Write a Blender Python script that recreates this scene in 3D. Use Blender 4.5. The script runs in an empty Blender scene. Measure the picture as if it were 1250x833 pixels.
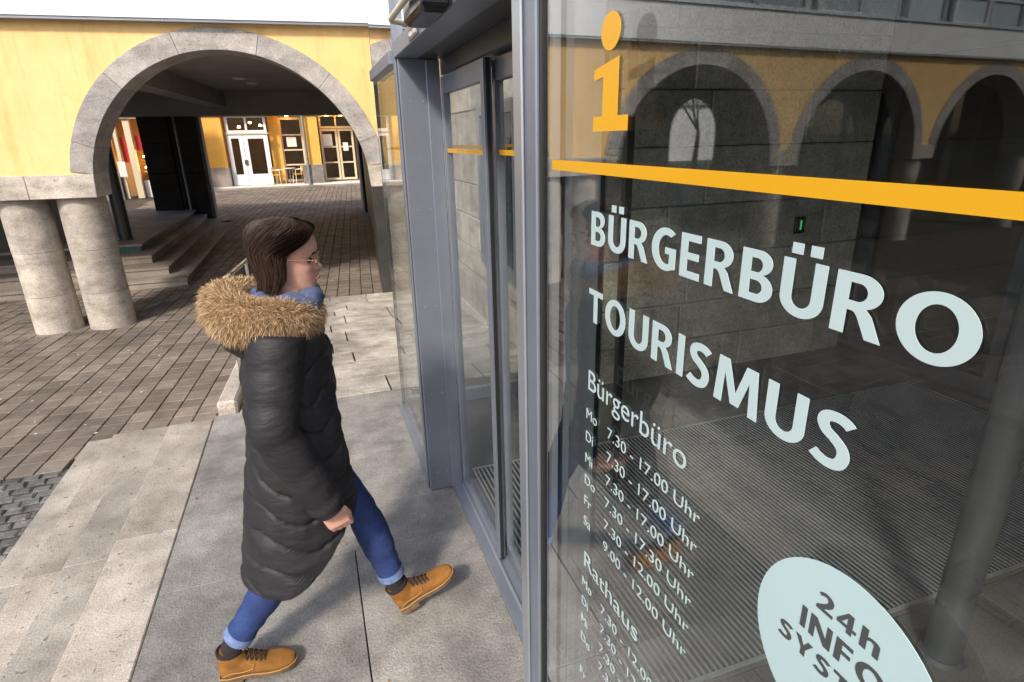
import bpy, bmesh, math, random
import numpy as np
from mathutils import Matrix, Vector, noise
random.seed(7)
RAD = math.radians
SC = bpy.context.scene
COL = SC.collection

# ------------------------------------------------------------------ camera
CAM_H = 1.95
FPX, YAW, PITCH, ROLL = 704.35, RAD(18.606), RAD(19.40), RAD(1.2145)
def cam_axes():
    cy, sy, cp, sp = math.cos(YAW), math.sin(YAW), math.cos(PITCH), math.sin(PITCH)
    f = Vector((sy*cp, cy*cp, -sp)); r = Vector((cy, -sy, 0)); d = f.cross(r)
    cr, sr = math.cos(ROLL), math.sin(ROLL)
    return cr*r+sr*d, -sr*r+cr*d, f
_r, _d, _f = cam_axes()
cd = bpy.data.cameras.new('camera')
cam = bpy.data.objects.new('camera', cd); COL.objects.link(cam)
cd.sensor_fit = 'HORIZONTAL'; cd.sensor_width = 36.0; cd.lens = FPX/1250*36.0
cd.clip_start = 0.05; cd.clip_end = 2000
m = Matrix(((_r.x, -_d.x, -_f.x, 0), (_r.y, -_d.y, -_f.y, 0), (_r.z, -_d.z, -_f.z, CAM_H), (0, 0, 0, 1)))
cam.matrix_world = m
SC.camera = cam

# ------------------------------------------------------------------ light
SUN_EL, SUN_TRAVEL = RAD(39), Vector((0.60, 0.80))     # horizontal travel direction of the light
st = SUN_TRAVEL.normalized()
ldir = Vector((st.x*math.cos(SUN_EL), st.y*math.cos(SUN_EL), -math.sin(SUN_EL)))
sd = bpy.data.lights.new('sun', 'SUN'); sun = bpy.data.objects.new('sun', sd); COL.objects.link(sun)
sd.energy = 2.5; sd.angle = RAD(6.5); sd.color = (1.0, 0.91, 0.78)
sun.rotation_euler = ldir.to_track_quat('-Z', 'Y').to_euler()
sun.location = (-20, -20, 20)
w = bpy.data.worlds.new('World'); SC.world = w; w.use_nodes = True
nt = w.node_tree; nt.nodes.clear()
sky = nt.nodes.new('ShaderNodeTexSky'); sky.sky_type = 'NISHITA'; sky.sun_disc = False
sky.sun_elevation = SUN_EL; sky.sun_rotation = math.atan2(-st.x, -st.y)
sky.air_density = 1.0; sky.dust_density = 2.0; sky.ozone_density = 1.0
bg = nt.nodes.new('ShaderNodeBackground'); bg.inputs[1].default_value = 0.15
wo = nt.nodes.new('ShaderNodeOutputWorld')
nt.links.new(sky.outputs[0], bg.inputs[0]); nt.links.new(bg.outputs[0], wo.inputs[0])
SC.view_settings.view_transform = 'Standard'; SC.view_settings.look = 'None'
SC.view_settings.exposure = 0.82; SC.view_settings.gamma = 1.0
SC.view_settings.use_curve_mapping = False
SC.cycles.transparent_max_bounces = 14
SC.cycles.max_bounces = 6; SC.cycles.diffuse_bounces = 3; SC.cycles.glossy_bounces = 3; SC.cycles.transmission_bounces = 3
SC.cycles.use_adaptive_sampling = True; SC.cycles.adaptive_threshold = 0.02

# ------------------------------------------------------------------ materials
MATS = {}
class NT:
    def __init__(s, name):
        s.m = bpy.data.materials.new(name); s.m.use_nodes = True
        s.t = s.m.node_tree; s.n = s.t.nodes; s.b = s.n.get('Principled BSDF'); s.o = s.n.get('Material Output')
        MATS[name] = s.m
        tc = s.n.new('ShaderNodeTexCoord'); s.co = tc.outputs['Object']
        g = s.n.new('ShaderNodeNewGeometry'); s.pos = g.outputs['Position']; s.isl = g.outputs['Random Per Island']
        oi = s.n.new('ShaderNodeObjectInfo'); s.rnd = oi.outputs['Random']
    def lk(s, a, b): s.t.links.new(a, b)
    def noise(s, scale, detail=4, rough=.6, vec=None, stretch=None):
        v = vec or s.pos
        if stretch:
            mp = s.n.new('ShaderNodeMapping'); mp.inputs['Scale'].default_value = stretch; s.lk(v, mp.inputs[0]); v = mp.outputs[0]
        x = s.n.new('ShaderNodeTexNoise'); x.inputs['Scale'].default_value = scale; x.inputs['Detail'].default_value = detail
        x.inputs['Roughness'].default_value = rough; s.lk(v, x.inputs['Vector']); return x.outputs['Fac']
    def voro(s, scale, vec=None):
        x = s.n.new('ShaderNodeTexVoronoi'); x.inputs['Scale'].default_value = scale; s.lk(vec or s.pos, x.inputs['Vector']); return x.outputs['Distance']
    def ramp(s, fac, stops, interp='LINEAR'):
        r = s.n.new('ShaderNodeValToRGB'); r.color_ramp.interpolation = interp
        e = r.color_ramp.elements
        while len(e) < len(stops): e.new(.5)
        for i, (p, c) in enumerate(stops):
            e[i].position = p; e[i].color = (*c, 1) if isinstance(c, tuple) else (c, c, c, 1)
        s.lk(fac, r.inputs[0]); return r.outputs[0]
    def mul(s, a, b, fac=1.0, mode='MULTIPLY'):
        x = s.n.new('ShaderNodeMix'); x.data_type = 'RGBA'; x.blend_type = mode; x.inputs[0].default_value = fac
        for v, i in ((a, 6), (b, 7)):
            if isinstance(v, tuple): x.inputs[i].default_value = (*v, 1)
            else: s.lk(v, x.inputs[i])
        return x.outputs[2]
    def math(s, op, a, b=None):
        x = s.n.new('ShaderNodeMath'); x.operation = op
        for i, v in enumerate((a, b)):
            if v is None: continue
            if isinstance(v, (int, float)): x.inputs[i].default_value = v
            else: s.lk(v, x.inputs[i])
        return x.outputs[0]
    def bump(s, h, strength=.3, dist=.01, chain=None):
        b = s.n.new('ShaderNodeBump'); b.inputs['Strength'].default_value = strength; b.inputs['Distance'].default_value = dist
        s.lk(h, b.inputs['Height'])
        if chain: s.lk(chain, b.inputs['Normal'])
        s.lk(b.outputs[0], s.b.inputs['Normal']); return b.outputs[0]
    def set(s, col=None, rough=.7, metal=0, spec=None):
        if col is not None:
            if isinstance(col, tuple): s.b.inputs['Base Color'].default_value = (*col, 1)
            else: s.lk(col, s.b.inputs['Base Color'])
        if isinstance(rough, (int, float)): s.b.inputs['Roughness'].default_value = rough
        else: s.lk(rough, s.b.inputs['Roughness'])
        s.b.inputs['Metallic'].default_value = metal
        if spec is not None: s.b.inputs['Specular IOR Level'].default_value = spec
        return s.m

def stone(name, a, b, scale=3, pits=True, tint=.18, rough=.75, fine=90, bumps=.35, stain=.6):
    t = NT(name)
    base = t.ramp(t.noise(scale, 6, .68), [(.32, a), (.68, b)])
    fn = t.ramp(t.noise(fine, 2, .75), [(.28, .58), (.5, 1.0), (.72, 1.25)])
    c = t.mul(base, fn)
    sm = t.ramp(t.noise(.9, 4, .6), [(.38, stain), (.62, 1.0)])
    c = t.mul(c, sm)
    rv = t.ramp(t.rnd, [(0, 1-tint), (1, 1+tint*.6)])
    c = t.mul(c, rv)
    h = t.noise(fine*.6, 3, .7)
    if pits:
        pn = t.noise(26, 2, .5, stretch=(1, 1, 2.2))
        pv = t.ramp(pn, [(.30, .25), (.36, 1.0)])
        c = t.mul(c, t.ramp(pn, [(.27, .45), (.35, 1.0)]))
        c = t.mul(c, t.ramp(t.noise(1.6, 4, .7, stretch=(1, 1, 3.5)), [(.36, .74), (.52, 1.0)]))
        h = t.mul(pv, h)
    t.bump(h, bumps, .008)
    return t.set(c, rough)

def plain(name, col, rough=.6, metal=0, var=.12, scale=12, bump=0, spec=None):
    t = NT(name)
    c = t.mul(t.ramp(t.noise(scale, 5), [(.3, 1-var), (.7, 1+var*.5)]), col)
    if bump: t.bump(t.noise(scale*6, 4), bump, .004)
    r = t.ramp(t.noise(scale*.7, 4), [(.3, max(.02, rough-.08)), (.7, min(1, rough+.08))])
    return t.set(c, r, metal, spec)

stone('travertine', (.36, .315, .265), (.60, .545, .47), 4, stain=.72)
stone('arch_stone', (.31, .285, .27), (.48, .445, .42), 5, stain=.8)
stone('slab_stone', (.185, .175, .161), (.385, .366, .338), 4.5, pits=False, tint=.14, fine=110, bumps=.7, stain=.66)
stone('ramp_stone', (.30, .26, .215), (.64, .60, .54), 4.2, pits=False, tint=.22, fine=70, bumps=.7, stain=.55)
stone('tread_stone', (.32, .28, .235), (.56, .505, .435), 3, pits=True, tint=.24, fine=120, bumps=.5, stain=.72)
stone('tread_shade', (.275, .245, .21), (.48, .44, .385), 3, pits=True, tint=.2, fine=120, bumps=.5, stain=.7)  # darker copy of the tread stone, step shade put into its colour
stone('wall_stone', (.32, .30, .26), (.52, .49, .44), 6, pits=False, tint=.2, fine=50, bumps=1.0, stain=.8)
stone('paver', (.15, .122, .100), (.255, .212, .176), 5, pits=False, tint=.30, fine=160, bumps=.45, stain=.75)
stone('sett', (.10, .098, .098), (.23, .222, .215), 9, pits=False, tint=.45, fine=60, bumps=.9)
stone('mortar', (.035, .032, .028), (.07, .062, .052), 14, pits=False, fine=120, bumps=.6)
stone('inner_floor', (.10, .095, .088), (.17, .162, .15), 3, pits=False, tint=.1, fine=120, bumps=.2, rough=.45)
stone('dark_cladding', (.030, .028, .026), (.055, .05, .046), 3, pits=False, tint=.1, fine=60, bumps=.2, rough=.5)
stone('base_stone', (.25, .21, .18), (.36, .31, .27), 5, pits=False, fine=70)
plain('white_paint', (.80, .80, .80), .6, var=.05, scale=2)
plain('ceiling_paint', (.50, .46, .41), .8, var=.12, scale=2, bump=.2)
plain('aluminium', (.235, .258, .312), .40, .5, var=.12, scale=3)
plain('aluminium_light', (.42, .45, .50), .33, .7, var=.05, scale=3)
plain('aluminium_dark', (.085, .088, .095), .45, .4, var=.1, scale=4)
plain('steel', (.62, .62, .60), .25, .95, var=.05)
plain('galvanised', (.36, .37, .38), .42, .7, var=.15, scale=20)
plain('rubber', (.012, .012, .013), .55, 0, var=.1)
plain('black_box', (.015, .015, .018), .25, 0)
plain('cream_frame', (.62, .52, .34), .55, var=.08)
plain('yellow_film', (.66, .335, .009), .32, var=.04, scale=2)
plain('white_film', (.42, .525, .53), .38, var=.04, scale=2)
plain('oval_film', (.40, .53, .54), .38, var=.05, scale=2)
plain('red_sign', (.42, .015, .01), .5)
plain('brown_box', (.30, .16, .05), .6)
plain('paper', (.7, .68, .62), .7)
plain('chair_yellow', (.75, .42, .03), .4)
plain('white_plastic', (.72, .70, .64), .4)
plain('rail_beige', (.66, .60, .47), .4, var=.08)
plain('pole_grey', (.075, .08, .086), .42, .3, var=.12, scale=8)
plain('rib_metal', (.46, .48, .50), .35, .6, var=.15, scale=30)
plain('mat_black', (.010, .0105, .011), .9, var=.3, scale=80, bump=.5)
plain('bark', (.075, .06, .05), .9, var=.35, scale=20, bump=.8)
plain('leaf_dry', (.32, .14, .03), .8, var=.3, scale=40)
plain('moss', (.09, .13, .03), .9, var=.4, scale=60)
plain('house_render', (.42, .39, .35), .8, var=.1, scale=2, bump=.3)
plain('dark_room', (.28, .19, .12), .7, var=.2, scale=2)
plain('mosaic', (.04, .16, .15), .3, var=.6, scale=60)

def yellow():
    t = NT('yellow_plaster')
    c = t.ramp(t.noise(1.1, 6, .6), [(.30, (.77, .51, .215)), (.70, (.83, .57, .265))])
    c = t.mul(c, t.ramp(t.noise(5, 6, .7), [(.25, .93), (.6, 1.03)]))
    c = t.mul(c, t.ramp(t.noise(3.1, 3, .5), [(.24, (.86, .80, .74)), (.32, (1., 1., 1.))]))
    c = t.mul(c, t.ramp(t.noise(7, 5, .65, stretch=(1, 1, .10)), [(.30, (.90, .84, .76)), (.46, (1., 1., 1.))]))
    c = t.mul(c, t.ramp(t.noise(.6, 4, .6), [(.35, (.93, .87, .78)), (.6, (1., 1., 1.))]))
    t.bump(t.noise(70, 5, .7), .6, .007)
    t.set(c, .85)
    t = NT('ochre_plaster'); c = t.ramp(t.noise(1.5, 6, .6), [(.3, (.68, .36, .06)), (.7, (.76, .43, .09))]); t.bump(t.noise(60, 4), .4, .006)
    return t.set(c, .85)
yellow()

def glass(name, tint, k):
    t = NT(name)
    g = t.n.new('ShaderNodeNewGeometry')
    dp = t.n.new('ShaderNodeVectorMath'); dp.operation = 'DOT_PRODUCT'
    t.lk(g.outputs['Incoming'], dp.inputs[0]); t.lk(g.outputs['Normal'], dp.inputs[1])
    c = t.math('ABSOLUTE', dp.outputs['Value'])
    f = t.math('POWER', t.math('SUBTRACT', 1.0, c), 5)
    f = t.math('MULTIPLY_ADD', f, .98); f.node.inputs[2].default_value = .022
    f = t.math('MINIMUM', t.math('MULTIPLY', f, k), 1.0)
    tr = t.n.new('ShaderNodeBsdfTransparent'); tr.inputs[0].default_value = (*tint, 1)
    gl = t.n.new('ShaderNodeBsdfGlossy'); gl.inputs['Roughness'].default_value = 0.0
    gl.inputs['Color'].default_value = (.97, .98, 1, 1)
    mx = t.n.new('ShaderNodeMixShader')
    t.lk(f, mx.inputs[0]); t.lk(tr.outputs[0], mx.inputs[1]); t.lk(gl.outputs[0], mx.inputs[2])
    t.lk(mx.outputs[0], t.o.inputs['Surface']); t.n.remove(t.b)
    return t.m
glass('glass', (.925, .95, .94), 2.5)
glass('door_glass', (.955, .97, .96), .85)
glass('shop_glass', (.80, .82, .82), 1.5)
def sky_blind_glass():
    t = NT('sky_blind_glass'); t.set(t.ramp(t.rnd, [(0, (.05, .07, .09)), (.35, (.16, .20, .23)), (.6, (.42, .50, .53)), (1, (.66, .70, .70))]), .04, 0, .8)  # sky brightness put into the pane colour along with pale blinds
sky_blind_glass()
def window_glass():
    t = NT('window_glass'); t.set((.03, .04, .05), .03, 0, 1.0)
window_glass()
def lampm():
    t = NT('warm_lamp'); t.set((1, .7, .35), .5)
    t.b.inputs['Emission Color'].default_value = (1, .55, .16, 1); t.b.inputs['Emission Strength'].default_value = 40
    t = NT('green_led'); t.set((.05, .6, .2), .5)
    t.b.inputs['Emission Color'].default_value = (.05, .9, .25, 1); t.b.inputs['Emission Strength'].default_value = .25
lampm()

# person materials
def personm():
    t = NT('skin'); c = t.ramp(t.noise(25, 4), [(.3, (.50, .27, .20)), (.7, (.62, .35, .27))])
    t.bump(t.noise(300, 3), .1, .002); t.set(c, .5); t.b.inputs['Subsurface Weight'].default_value = .12
    t.b.inputs['Subsurface Radius'].default_value = (.01, .004, .002); t.b.inputs['Subsurface Scale'].default_value = .5
    t = NT('coat'); c = t.ramp(t.noise(9, 5), [(.3, (.014, .013, .015)), (.7, (.024, .022, .026))])
    b = t.bump(t.noise(14, 3, .5, stretch=(1, 1, 3.2)), .35, .016)
    t.bump(t.noise(900, 2), .12, .001, b)
    t.set(c, .62, 0, .35)
    t = NT('denim'); c = t.ramp(t.noise(10, 5), [(.3, (.009, .022, .095)), (.7, (.020, .048, .175))])
    c = t.mul(c, t.ramp(t.noise(500, 2), [(.3, .8), (.7, 1.2)]))
    t.bump(t.noise(22, 4, .6, stretch=(1, 1, 2)), .5, .012); t.set(c, .85)
    t = NT('denim_cuff'); t.bump(t.noise(300, 3), .3, .002); t.set(t.ramp(t.noise(60, 4), [(.3, (.09, .14, .29)), (.7, (.17, .25, .43))]), .9)
    t = NT('suede'); c = t.ramp(t.noise(14, 6, .7), [(.3, (.17, .074, .018)), (.7, (.31, .140, .034))])
    t.bump(t.noise(260, 4), .35, .003); t.set(c, .88, 0, .2)
    t = NT('sole'); t.bump(t.noise(80, 4), .4, .004); t.set(t.ramp(t.noise(40, 4), [(.3, (.10, .06, .028)), (.7, (.17, .11, .06))]), .7)
    t = NT('stitch'); t.set((.42, .24, .09), .8)
    t = NT('lace'); t.set((.035, .022, .015), .8)
    t = NT('sock'); t.bump(t.noise(400, 3), .5, .002); t.set((.02, .014, .016), .95)
    t = NT('fur'); c = t.ramp(t.isl, [(0, (.17, .095, .045)), (.3, (.36, .225, .115)), (.7, (.54, .375, .215)), (1, (.70, .54, .37))])
    t.set(c, .8, 0, .25)
    t = NT('fur_base'); t.set(t.ramp(t.noise(60, 4), [(.3, (.26, .16, .08)), (.7, (.46, .31, .18))]), .95)
    t = NT('hair'); c = t.ramp(t.isl, [(0, (.016, .009, .006)), (1, (.05, .025, .014))]); t.set(c, .55, 0, .35)
    t = NT('scarf'); t.bump(t.noise(120, 3), .4, .004); t.set(t.ramp(t.noise(30, 4), [(.3, (.05, .075, .16)), (.7, (.11, .14, .25))]), .9)
    t = NT('lens'); t.set((.02, .015, .015), .05)
    t = NT('gold_wire'); t.set((.55, .35, .18), .25, 1)
    t = NT('lips'); t.set((.45, .14, .12), .4)
    t = NT('eye_white'); t.set((.7, .68, .65), .2)
personm()

# ------------------------------------------------------------------ mesh helpers
class MB:
    def __init__(s): s.v = []; s.f = []
    def add(s, vs, fs):
        o = len(s.v); s.v += [tuple(x) for x in vs]; s.f += [tuple(i+o for i in f) for f in fs]; return s
    def box(s, x0, x1, y0, y1, z0, z1, M=None):
        vs = [(x, y, z) for z in (z0, z1) for y in (y0, y1) for x in (x0, x1)]
        if M: vs = [M(*p) for p in vs]
        return s.add(vs, [(0, 2, 3, 1), (4, 5, 7, 6), (0, 1, 5, 4), (2, 6, 7, 3), (0, 4, 6, 2), (1, 3, 7, 5)])
    def loft(s, rings, cap=True, closed=True):
        n = len(rings[0]); vs = [p for r in rings for p in r]; fs = []
        for i in range(len(rings)-1):
            for j in range(n if closed else n-1):
                k = (j+1) % n
                fs.append((i*n+j, i*n+k, (i+1)*n+k, (i+1)*n+j))
        if cap:
            fs.append(tuple(range(n-1, -1, -1))); fs.append(tuple((len(rings)-1)*n+j for j in range(n)))
        return s.add(vs, fs)
    def tube(s, pts, rad, seg=8, cap=True, sq=1.0):
        pts = [Vector(p) for p in pts]
        if not hasattr(rad, '__len__'): rad = [rad]*len(pts)
        rings = []; up = None
        for i, p in enumerate(pts):
            t = (pts[min(i+1, len(pts)-1)]-pts[max(i-1, 0)]).normalized()
            if up is None:
                up = Vector((0, 0, 1)) if abs(t.z) < .9 else Vector((1, 0, 0))
            a = t.cross(up)
            if a.length < 1e-4: a = t.cross(Vector((0, 1, 0)))
            a.normalize(); b = a.cross(t).normalized(); up = b
            r = rad[i]
            rings.append([p+a*(r*math.cos(2*math.pi*j/seg))+b*(r*sq*math.sin(2*math.pi*j/seg)) for j in range(seg)])
        return s.loft(rings, cap)
    def cyl(s, c, r, z0, z1, seg=32, r1=None):
        r1 = r if r1 is None else r1
        return s.loft([[(c[0]+rr*math.cos(2*math.pi*j/seg), c[1]+rr*math.sin(2*math.pi*j/seg), z) for j in range(seg)] for rr, z in ((r, z0), (r1, z1))])
    def prism(s, poly, y0, y1, M):
        """poly of (a,b) extruded along third axis; M(a,t,b)->xyz"""
        n = len(poly)
        vs = [M(a, y0, b) for a, b in poly]+[M(a, y1, b) for a, b in poly]
        fs = [tuple(range(n)), tuple(range(2*n-1, n-1, -1))]
        for i in range(n):
            k = (i+1) % n; fs.append((i, i+n, k+n, k))
        return s.add(vs, fs)
    def me(s, name):
        me = bpy.data.meshes.new(name); me.from_pydata(s.v, [], s.f)
        bm = bmesh.new(); bm.from_mesh(me); bmesh.ops.recalc_face_normals(bm, faces=bm.faces); bm.to_mesh(me); bm.free()
        me.update(); return me

def smooth(me, ang=40):
    for p in me.polygons: p.use_smooth = True
    try: me.set_sharp_from_angle(angle=RAD(ang))
    except Exception: pass

def obj(name, mb, mat, parent=None, sm=None, bevel=0, **props):
    me = mb.me(name) if isinstance(mb, MB) else mb
    if not me.materials: me.materials.append(MATS[mat])
    if bevel:
        bm = bmesh.new(); bm.from_mesh(me)
        es = [e for e in bm.edges if len(e.link_faces) == 2 and e.calc_face_angle(0) > RAD(35)]
        bmesh.ops.bevel(bm, geom=es, offset=bevel, segments=1, profile=.5, affect='EDGES', clamp_overlap=True)
        bm.to_mesh(me); bm.free()
    if sm: smooth(me, sm)
    o = bpy.data.objects.new(name, me); COL.objects.link(o)
    if parent:
        o.parent = parent
        if parent.type == 'EMPTY' and parent.parent is None:
            o.matrix_parent_inverse = Matrix.Translation(-Vector(parent.location))
    for k, v in props.items(): o[k] = v
    return o
def thing(name, loc, label=None, cat=None, group=None, kind=None):
    o = bpy.data.objects.new(name, None); o.location = loc; o.empty_display_size = .2; COL.objects.link(o)
    return tag(o, label, cat, group, kind)
def tag(o, label=None, cat=None, group=None, kind=None):
    if label: o['label'] = label
    if cat: o['category'] = cat
    if group: o['group'] = group
    if kind: o['kind'] = kind
    return o
def dup(o, name=None, parent=None):
    c = o.copy(); COL.objects.link(c); c.parent = parent
    if name: c.name = name
    for ch in o.children: dup(ch, None, c)
    return c
def remesh(name, mb, voxel, sm_iter=2):
    me = mb.me(name+'_raw'); o = bpy.data.objects.new('tmp', me); COL.objects.link(o)
    r = o.modifiers.new('r', 'REMESH'); r.mode = 'VOXEL'; r.voxel_size = voxel; r.use_smooth_shade = True
    s = o.modifiers.new('s', 'SMOOTH'); s.factor = .5; s.iterations = sm_iter
    dg = bpy.context.evaluated_depsgraph_get(); dg.update()
    out = bpy.data.meshes.new_from_object(o.evaluated_get(dg)); out.name = name
    bpy.data.objects.remove(o); bpy.data.meshes.remove(me)
    for p in out.polygons: p.use_smooth = True
    out.materials.clear()
    return out

# ------------------------------------------------------------------ frames of reference
G = 0.464                      # x of the big glass front
ZP = -0.5                      # plaza level (landing is z = 0)
DL = RAD(-4.5)
P0 = Vector((-2.63, 9.15, 0)); D = Vector((math.cos(DL), math.sin(DL), 0)); N = Vector((-math.sin(DL), math.cos(DL), 0))
def F(s, t, z): return tuple(P0+D*s+N*t+Vector((0, 0, z)))
def gz(y): return ZP+max(0, min(20.5, y-10.5))/20.5*.42

# ------------------------------------------------------------------ ground
gm = MB()
ys = [-400, -60, 10.5, 31, 80, 600]
gm.add([(x, y, gz(y)-.035) for y in ys for x in (-500, 500)], [(2*i, 2*i+1, 2*i+3, 2*i+2) for i in range(len(ys)-1)])
ground = obj('ground', gm, 'mortar', None); tag(ground, 'grey brown block paved plaza in front of the arcade', 'ground', kind='structure')
# pavers laid square to the arcade
def paver_mesh(a, b, hgt, bev):
    x, y = a/2, b/2
    vs = [(-x, -y, -hgt), (x, -y, -hgt), (x, y, -hgt), (-x, y, -hgt), (-x, -y, -bev), (x, -y, -bev), (x, y, -bev), (-x, y, -bev),
          (-x+bev, -y+bev, 0), (x-bev, -y+bev, 0), (x-bev, y-bev, 0), (-x+bev, y-bev, 0)]
    fs = [(0, 1, 5, 4), (1, 2, 6, 5), (2, 3, 7, 6), (3, 0, 4, 7), (4, 5, 9, 8), (5, 6, 10, 9), (6, 7, 11, 10), (7, 4, 8, 11), (8, 9, 10, 11)]
    return vs, fs
PA, PB = .20, .20
pv, pf = paver_mesh(PA-.011, PB-.009, .05, .005)
pmesh = bpy.data.meshes.new('paver'); pmesh.from_pydata(pv, [], pf); pmesh.materials.append(MATS['paver'])
cand = []; rest = MB()
for i in range(-40, 26):
    for j in range(-60, 130):
        s, t = i*PA+.1, j*PB+(.5*PB if i % 2 else 0)*0.0
        p = P0+D*s+N*t
        if p.y < -2.0 or p.y > 31.6: continue
        if p.y < 9 and p.x > -2.05 and p.y < 5.25 and p.x < -1.1: 
            if p.x > -2.05-.0 and p.y < 4.45+(-1.2-p.x)*.9: continue
        if p.x > -1.15 and p.y < 4.6: continue
        if p.x > -.80 and p.y < 9.85: continue
        if p.x > 2.6 or p.x < -9: continue
        if p.y > 12.2 and p.x < -2.45 and p.y < 20: continue
        if p.y > 21 and p.x < -6: continue
        if -3.1 < p.x < -2.0 and 3.42 < p.y < 5.02+.04*(p.x+2): continue      # sett patch
        # projected size -> nearest become parts
        q = p+Vector((0, 0, gz(p.y)))
        rel = q-Vector((0, 0, CAM_H)); dep = rel.dot(_f)
        vis = False; size = 0
        if dep > .3:
            u, vv = rel.dot(_r)/dep*FPX, rel.dot(_d)/dep*FPX
            vis = -650 < u < -115 and -60 < vv < 430
            size = abs(rel.z)/dep**2.6
        cand.append((size if vis else 0, p.x, p.y))
cand.sort(reverse=True)
rz = DL
for k, (sz, x, y) in enumerate(cand):
    dz = random.uniform(-.003, .002); a = rz+random.uniform(-.012, .012)
    if k < 298 and sz > 0:
        o = bpy.data.objects.new('paver', pmesh); COL.objects.link(o); o.parent = ground
        o.location = (x, y, gz(y)+dz); o.rotation_euler = (random.uniform(-.008, .008), random.uniform(-.008, .008), a)
    else:
        c_, s_ = math.cos(a), math.sin(a)
        rest.add([(x+c_*v[0]-s_*v[1], y+s_*v[0]+c_*v[1], gz(y)+dz+v[2]) for v in pv], pf)
t = NT('paver_field')
base = t.ramp(t.noise(5, 8, .68), [(.32, (.15, .122, .100)), (.68, (.255, .212, .176))])
c = t.mul(base, t.ramp(t.noise(160, 3, .7), [(.3, .72), (.7, 1.18)]))
c = t.mul(c, t.ramp(t.noise(.9, 5, .6), [(.38, .75), (.62, 1.0)]))
c = t.mul(c, t.ramp(t.isl, [(0, .70), (1, 1.18)]))
t.bump(t.noise(100, 5, .7), .45, .008); t.set(c, .75)
obj('paver_field', rest, 'paver_field', ground, kind='stuff')
# sett patch beside the steps
smesh = []
for q in range(4):
    v, f = paver_mesh(.118, .076, .05, .010)
    me = bpy.data.meshes.new('sett'); me.from_pydata([(a+random.uniform(-.005, .005), b+random.uniform(-.005, .005), c+random.uniform(-.004, .003)) for a, b, c in v], [], f)
    me.materials.append(MATS['sett']); smesh.append(me)
cnt = 0
for i in range(-1, 9):
    for j in range(0, 16):
        x = -2.09-i*.128+(j % 2)*.06+random.uniform(-.006, .006); y = 4.98-j*.098+random.uniform(-.008, .008)
        if x > -2.07 or x < -3.0: continue
        o = bpy.data.objects.new('sett', random.choice(smesh)); COL.objects.link(o); o.parent = ground
        o.location = (x, y, ZP+random.uniform(-.006, .001)); o.rotation_euler = (random.uniform(-.025, .025), random.uniform(-.025, .025), random.uniform(-.09, .09)); cnt += 1
bd = MB(); bd.box(-3.1, -2.02, 3.4, 5.02, ZP-.03, ZP-.014); obj('sett_bed', bd, 'mortar', ground)
lit = MB()
for k in range(46):
    x, y = random.uniform(-3.6, -1.9), random.uniform(5.1, 8.8); r = random.uniform(.006, .018)
    pts = [(x+r*random.uniform(.6, 1)*math.cos(a*1.047), y+r*random.uniform(.6, 1)*math.sin(a*1.047), ZP+.0045) for a in range(6)]
    lit.add(pts, [tuple(range(6))])
t_ = obj('gum_spots', lit, 'paper', ground, kind='stuff')
mo = MB()
for k in range(260):
    s = random.uniform(-1.6, .6); a = random.gauss(0, .04)
    x, y, z = F(s, -.12+a-.06*math.sin(s*2), ZP); r = random.uniform(.004, .012)
    mo.add([(x-r, y, z-.008), (x+r, y, z-.008), (x, y+r*.5, z+r*random.uniform(.2, 1.0)), (x+r*.3, y-r, z+.004)], [(0, 1, 2), (1, 3, 2), (0, 2, 3), (0, 3, 1)])
obj('moss_tufts', mo, 'moss', ground, kind='stuff')

# ------------------------------------------------------------------ landing, steps, ramp
def slab(parent, name, poly, z1, th, mat, bev=.004):
    m = MB(); m.prism(poly, z1-th, z1, lambda a, t, b: (a, b, t))
    return obj(name, m, mat, parent, bevel=bev)
lm = MB(); lm.box(-1.17, 9.5, -3, 4.42, -.6, -.025)
landing = obj('landing', lm, 'mortar'); tag(landing, 'grey stone slab landing in front of the glass entrance', 'landing', kind='structure')
J = .004
rows = [-2.33, -1.36, -.39, .58, 1.56, 2.54, 3.5, 4.48]
for k in range(len(rows)-1):
    y0, y1 = rows[k], rows[k+1]
    cuts = [-.888]+([-.005] if k % 2 == 0 else [-.40, .30])+[.60]
    if k == 5: cuts = [-.888, -.30, .60]
    for a, b in zip(cuts[:-1], cuts[1:]):
        slab(landing, 'slab', [(a+J*.7, y0+J*.45), (b-J*.7, y0+J*.45), (b-J*.7, y1-J*.45), (a+J*.7, y1-J*.45)], random.uniform(-.001, .001), .06, 'slab_stone', .0018)
for y0, y1 in ((-2.33, -.4), (-.4, 1.45), (1.45, 3.05), (3.05, 4.44)):
    slab(landing, 'edge_slab', [(-1.185, y0+J/3), (-.888-J, y0+J/3), (-.888-J, y1-J/3), (-1.185, y1-J/3)], 0, .1, 'tread_stone', .005)
# interior floor slabs of the vestibule
for i, x in enumerate([.66, 1.5, 2.6, 3.7, 4.8]):
    x1 = [1.5, 2.6, 3.7, 4.8, 7.0][i]
    for k, (y0, y1) in enumerate(((-2.3, -1.2), (-1.2, .05), (.05, 1.3), (1.3, 3.08), (3.08, 4.46))):
        slab(landing, 'floor_slab', [(x+J/2, y0+J/2), (x1-J/2, y0+J/2), (x1-J/2, y1-J/2), (x+J/2, y1-J/2)], -.001, .05, 'inner_floor', .003)

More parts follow.
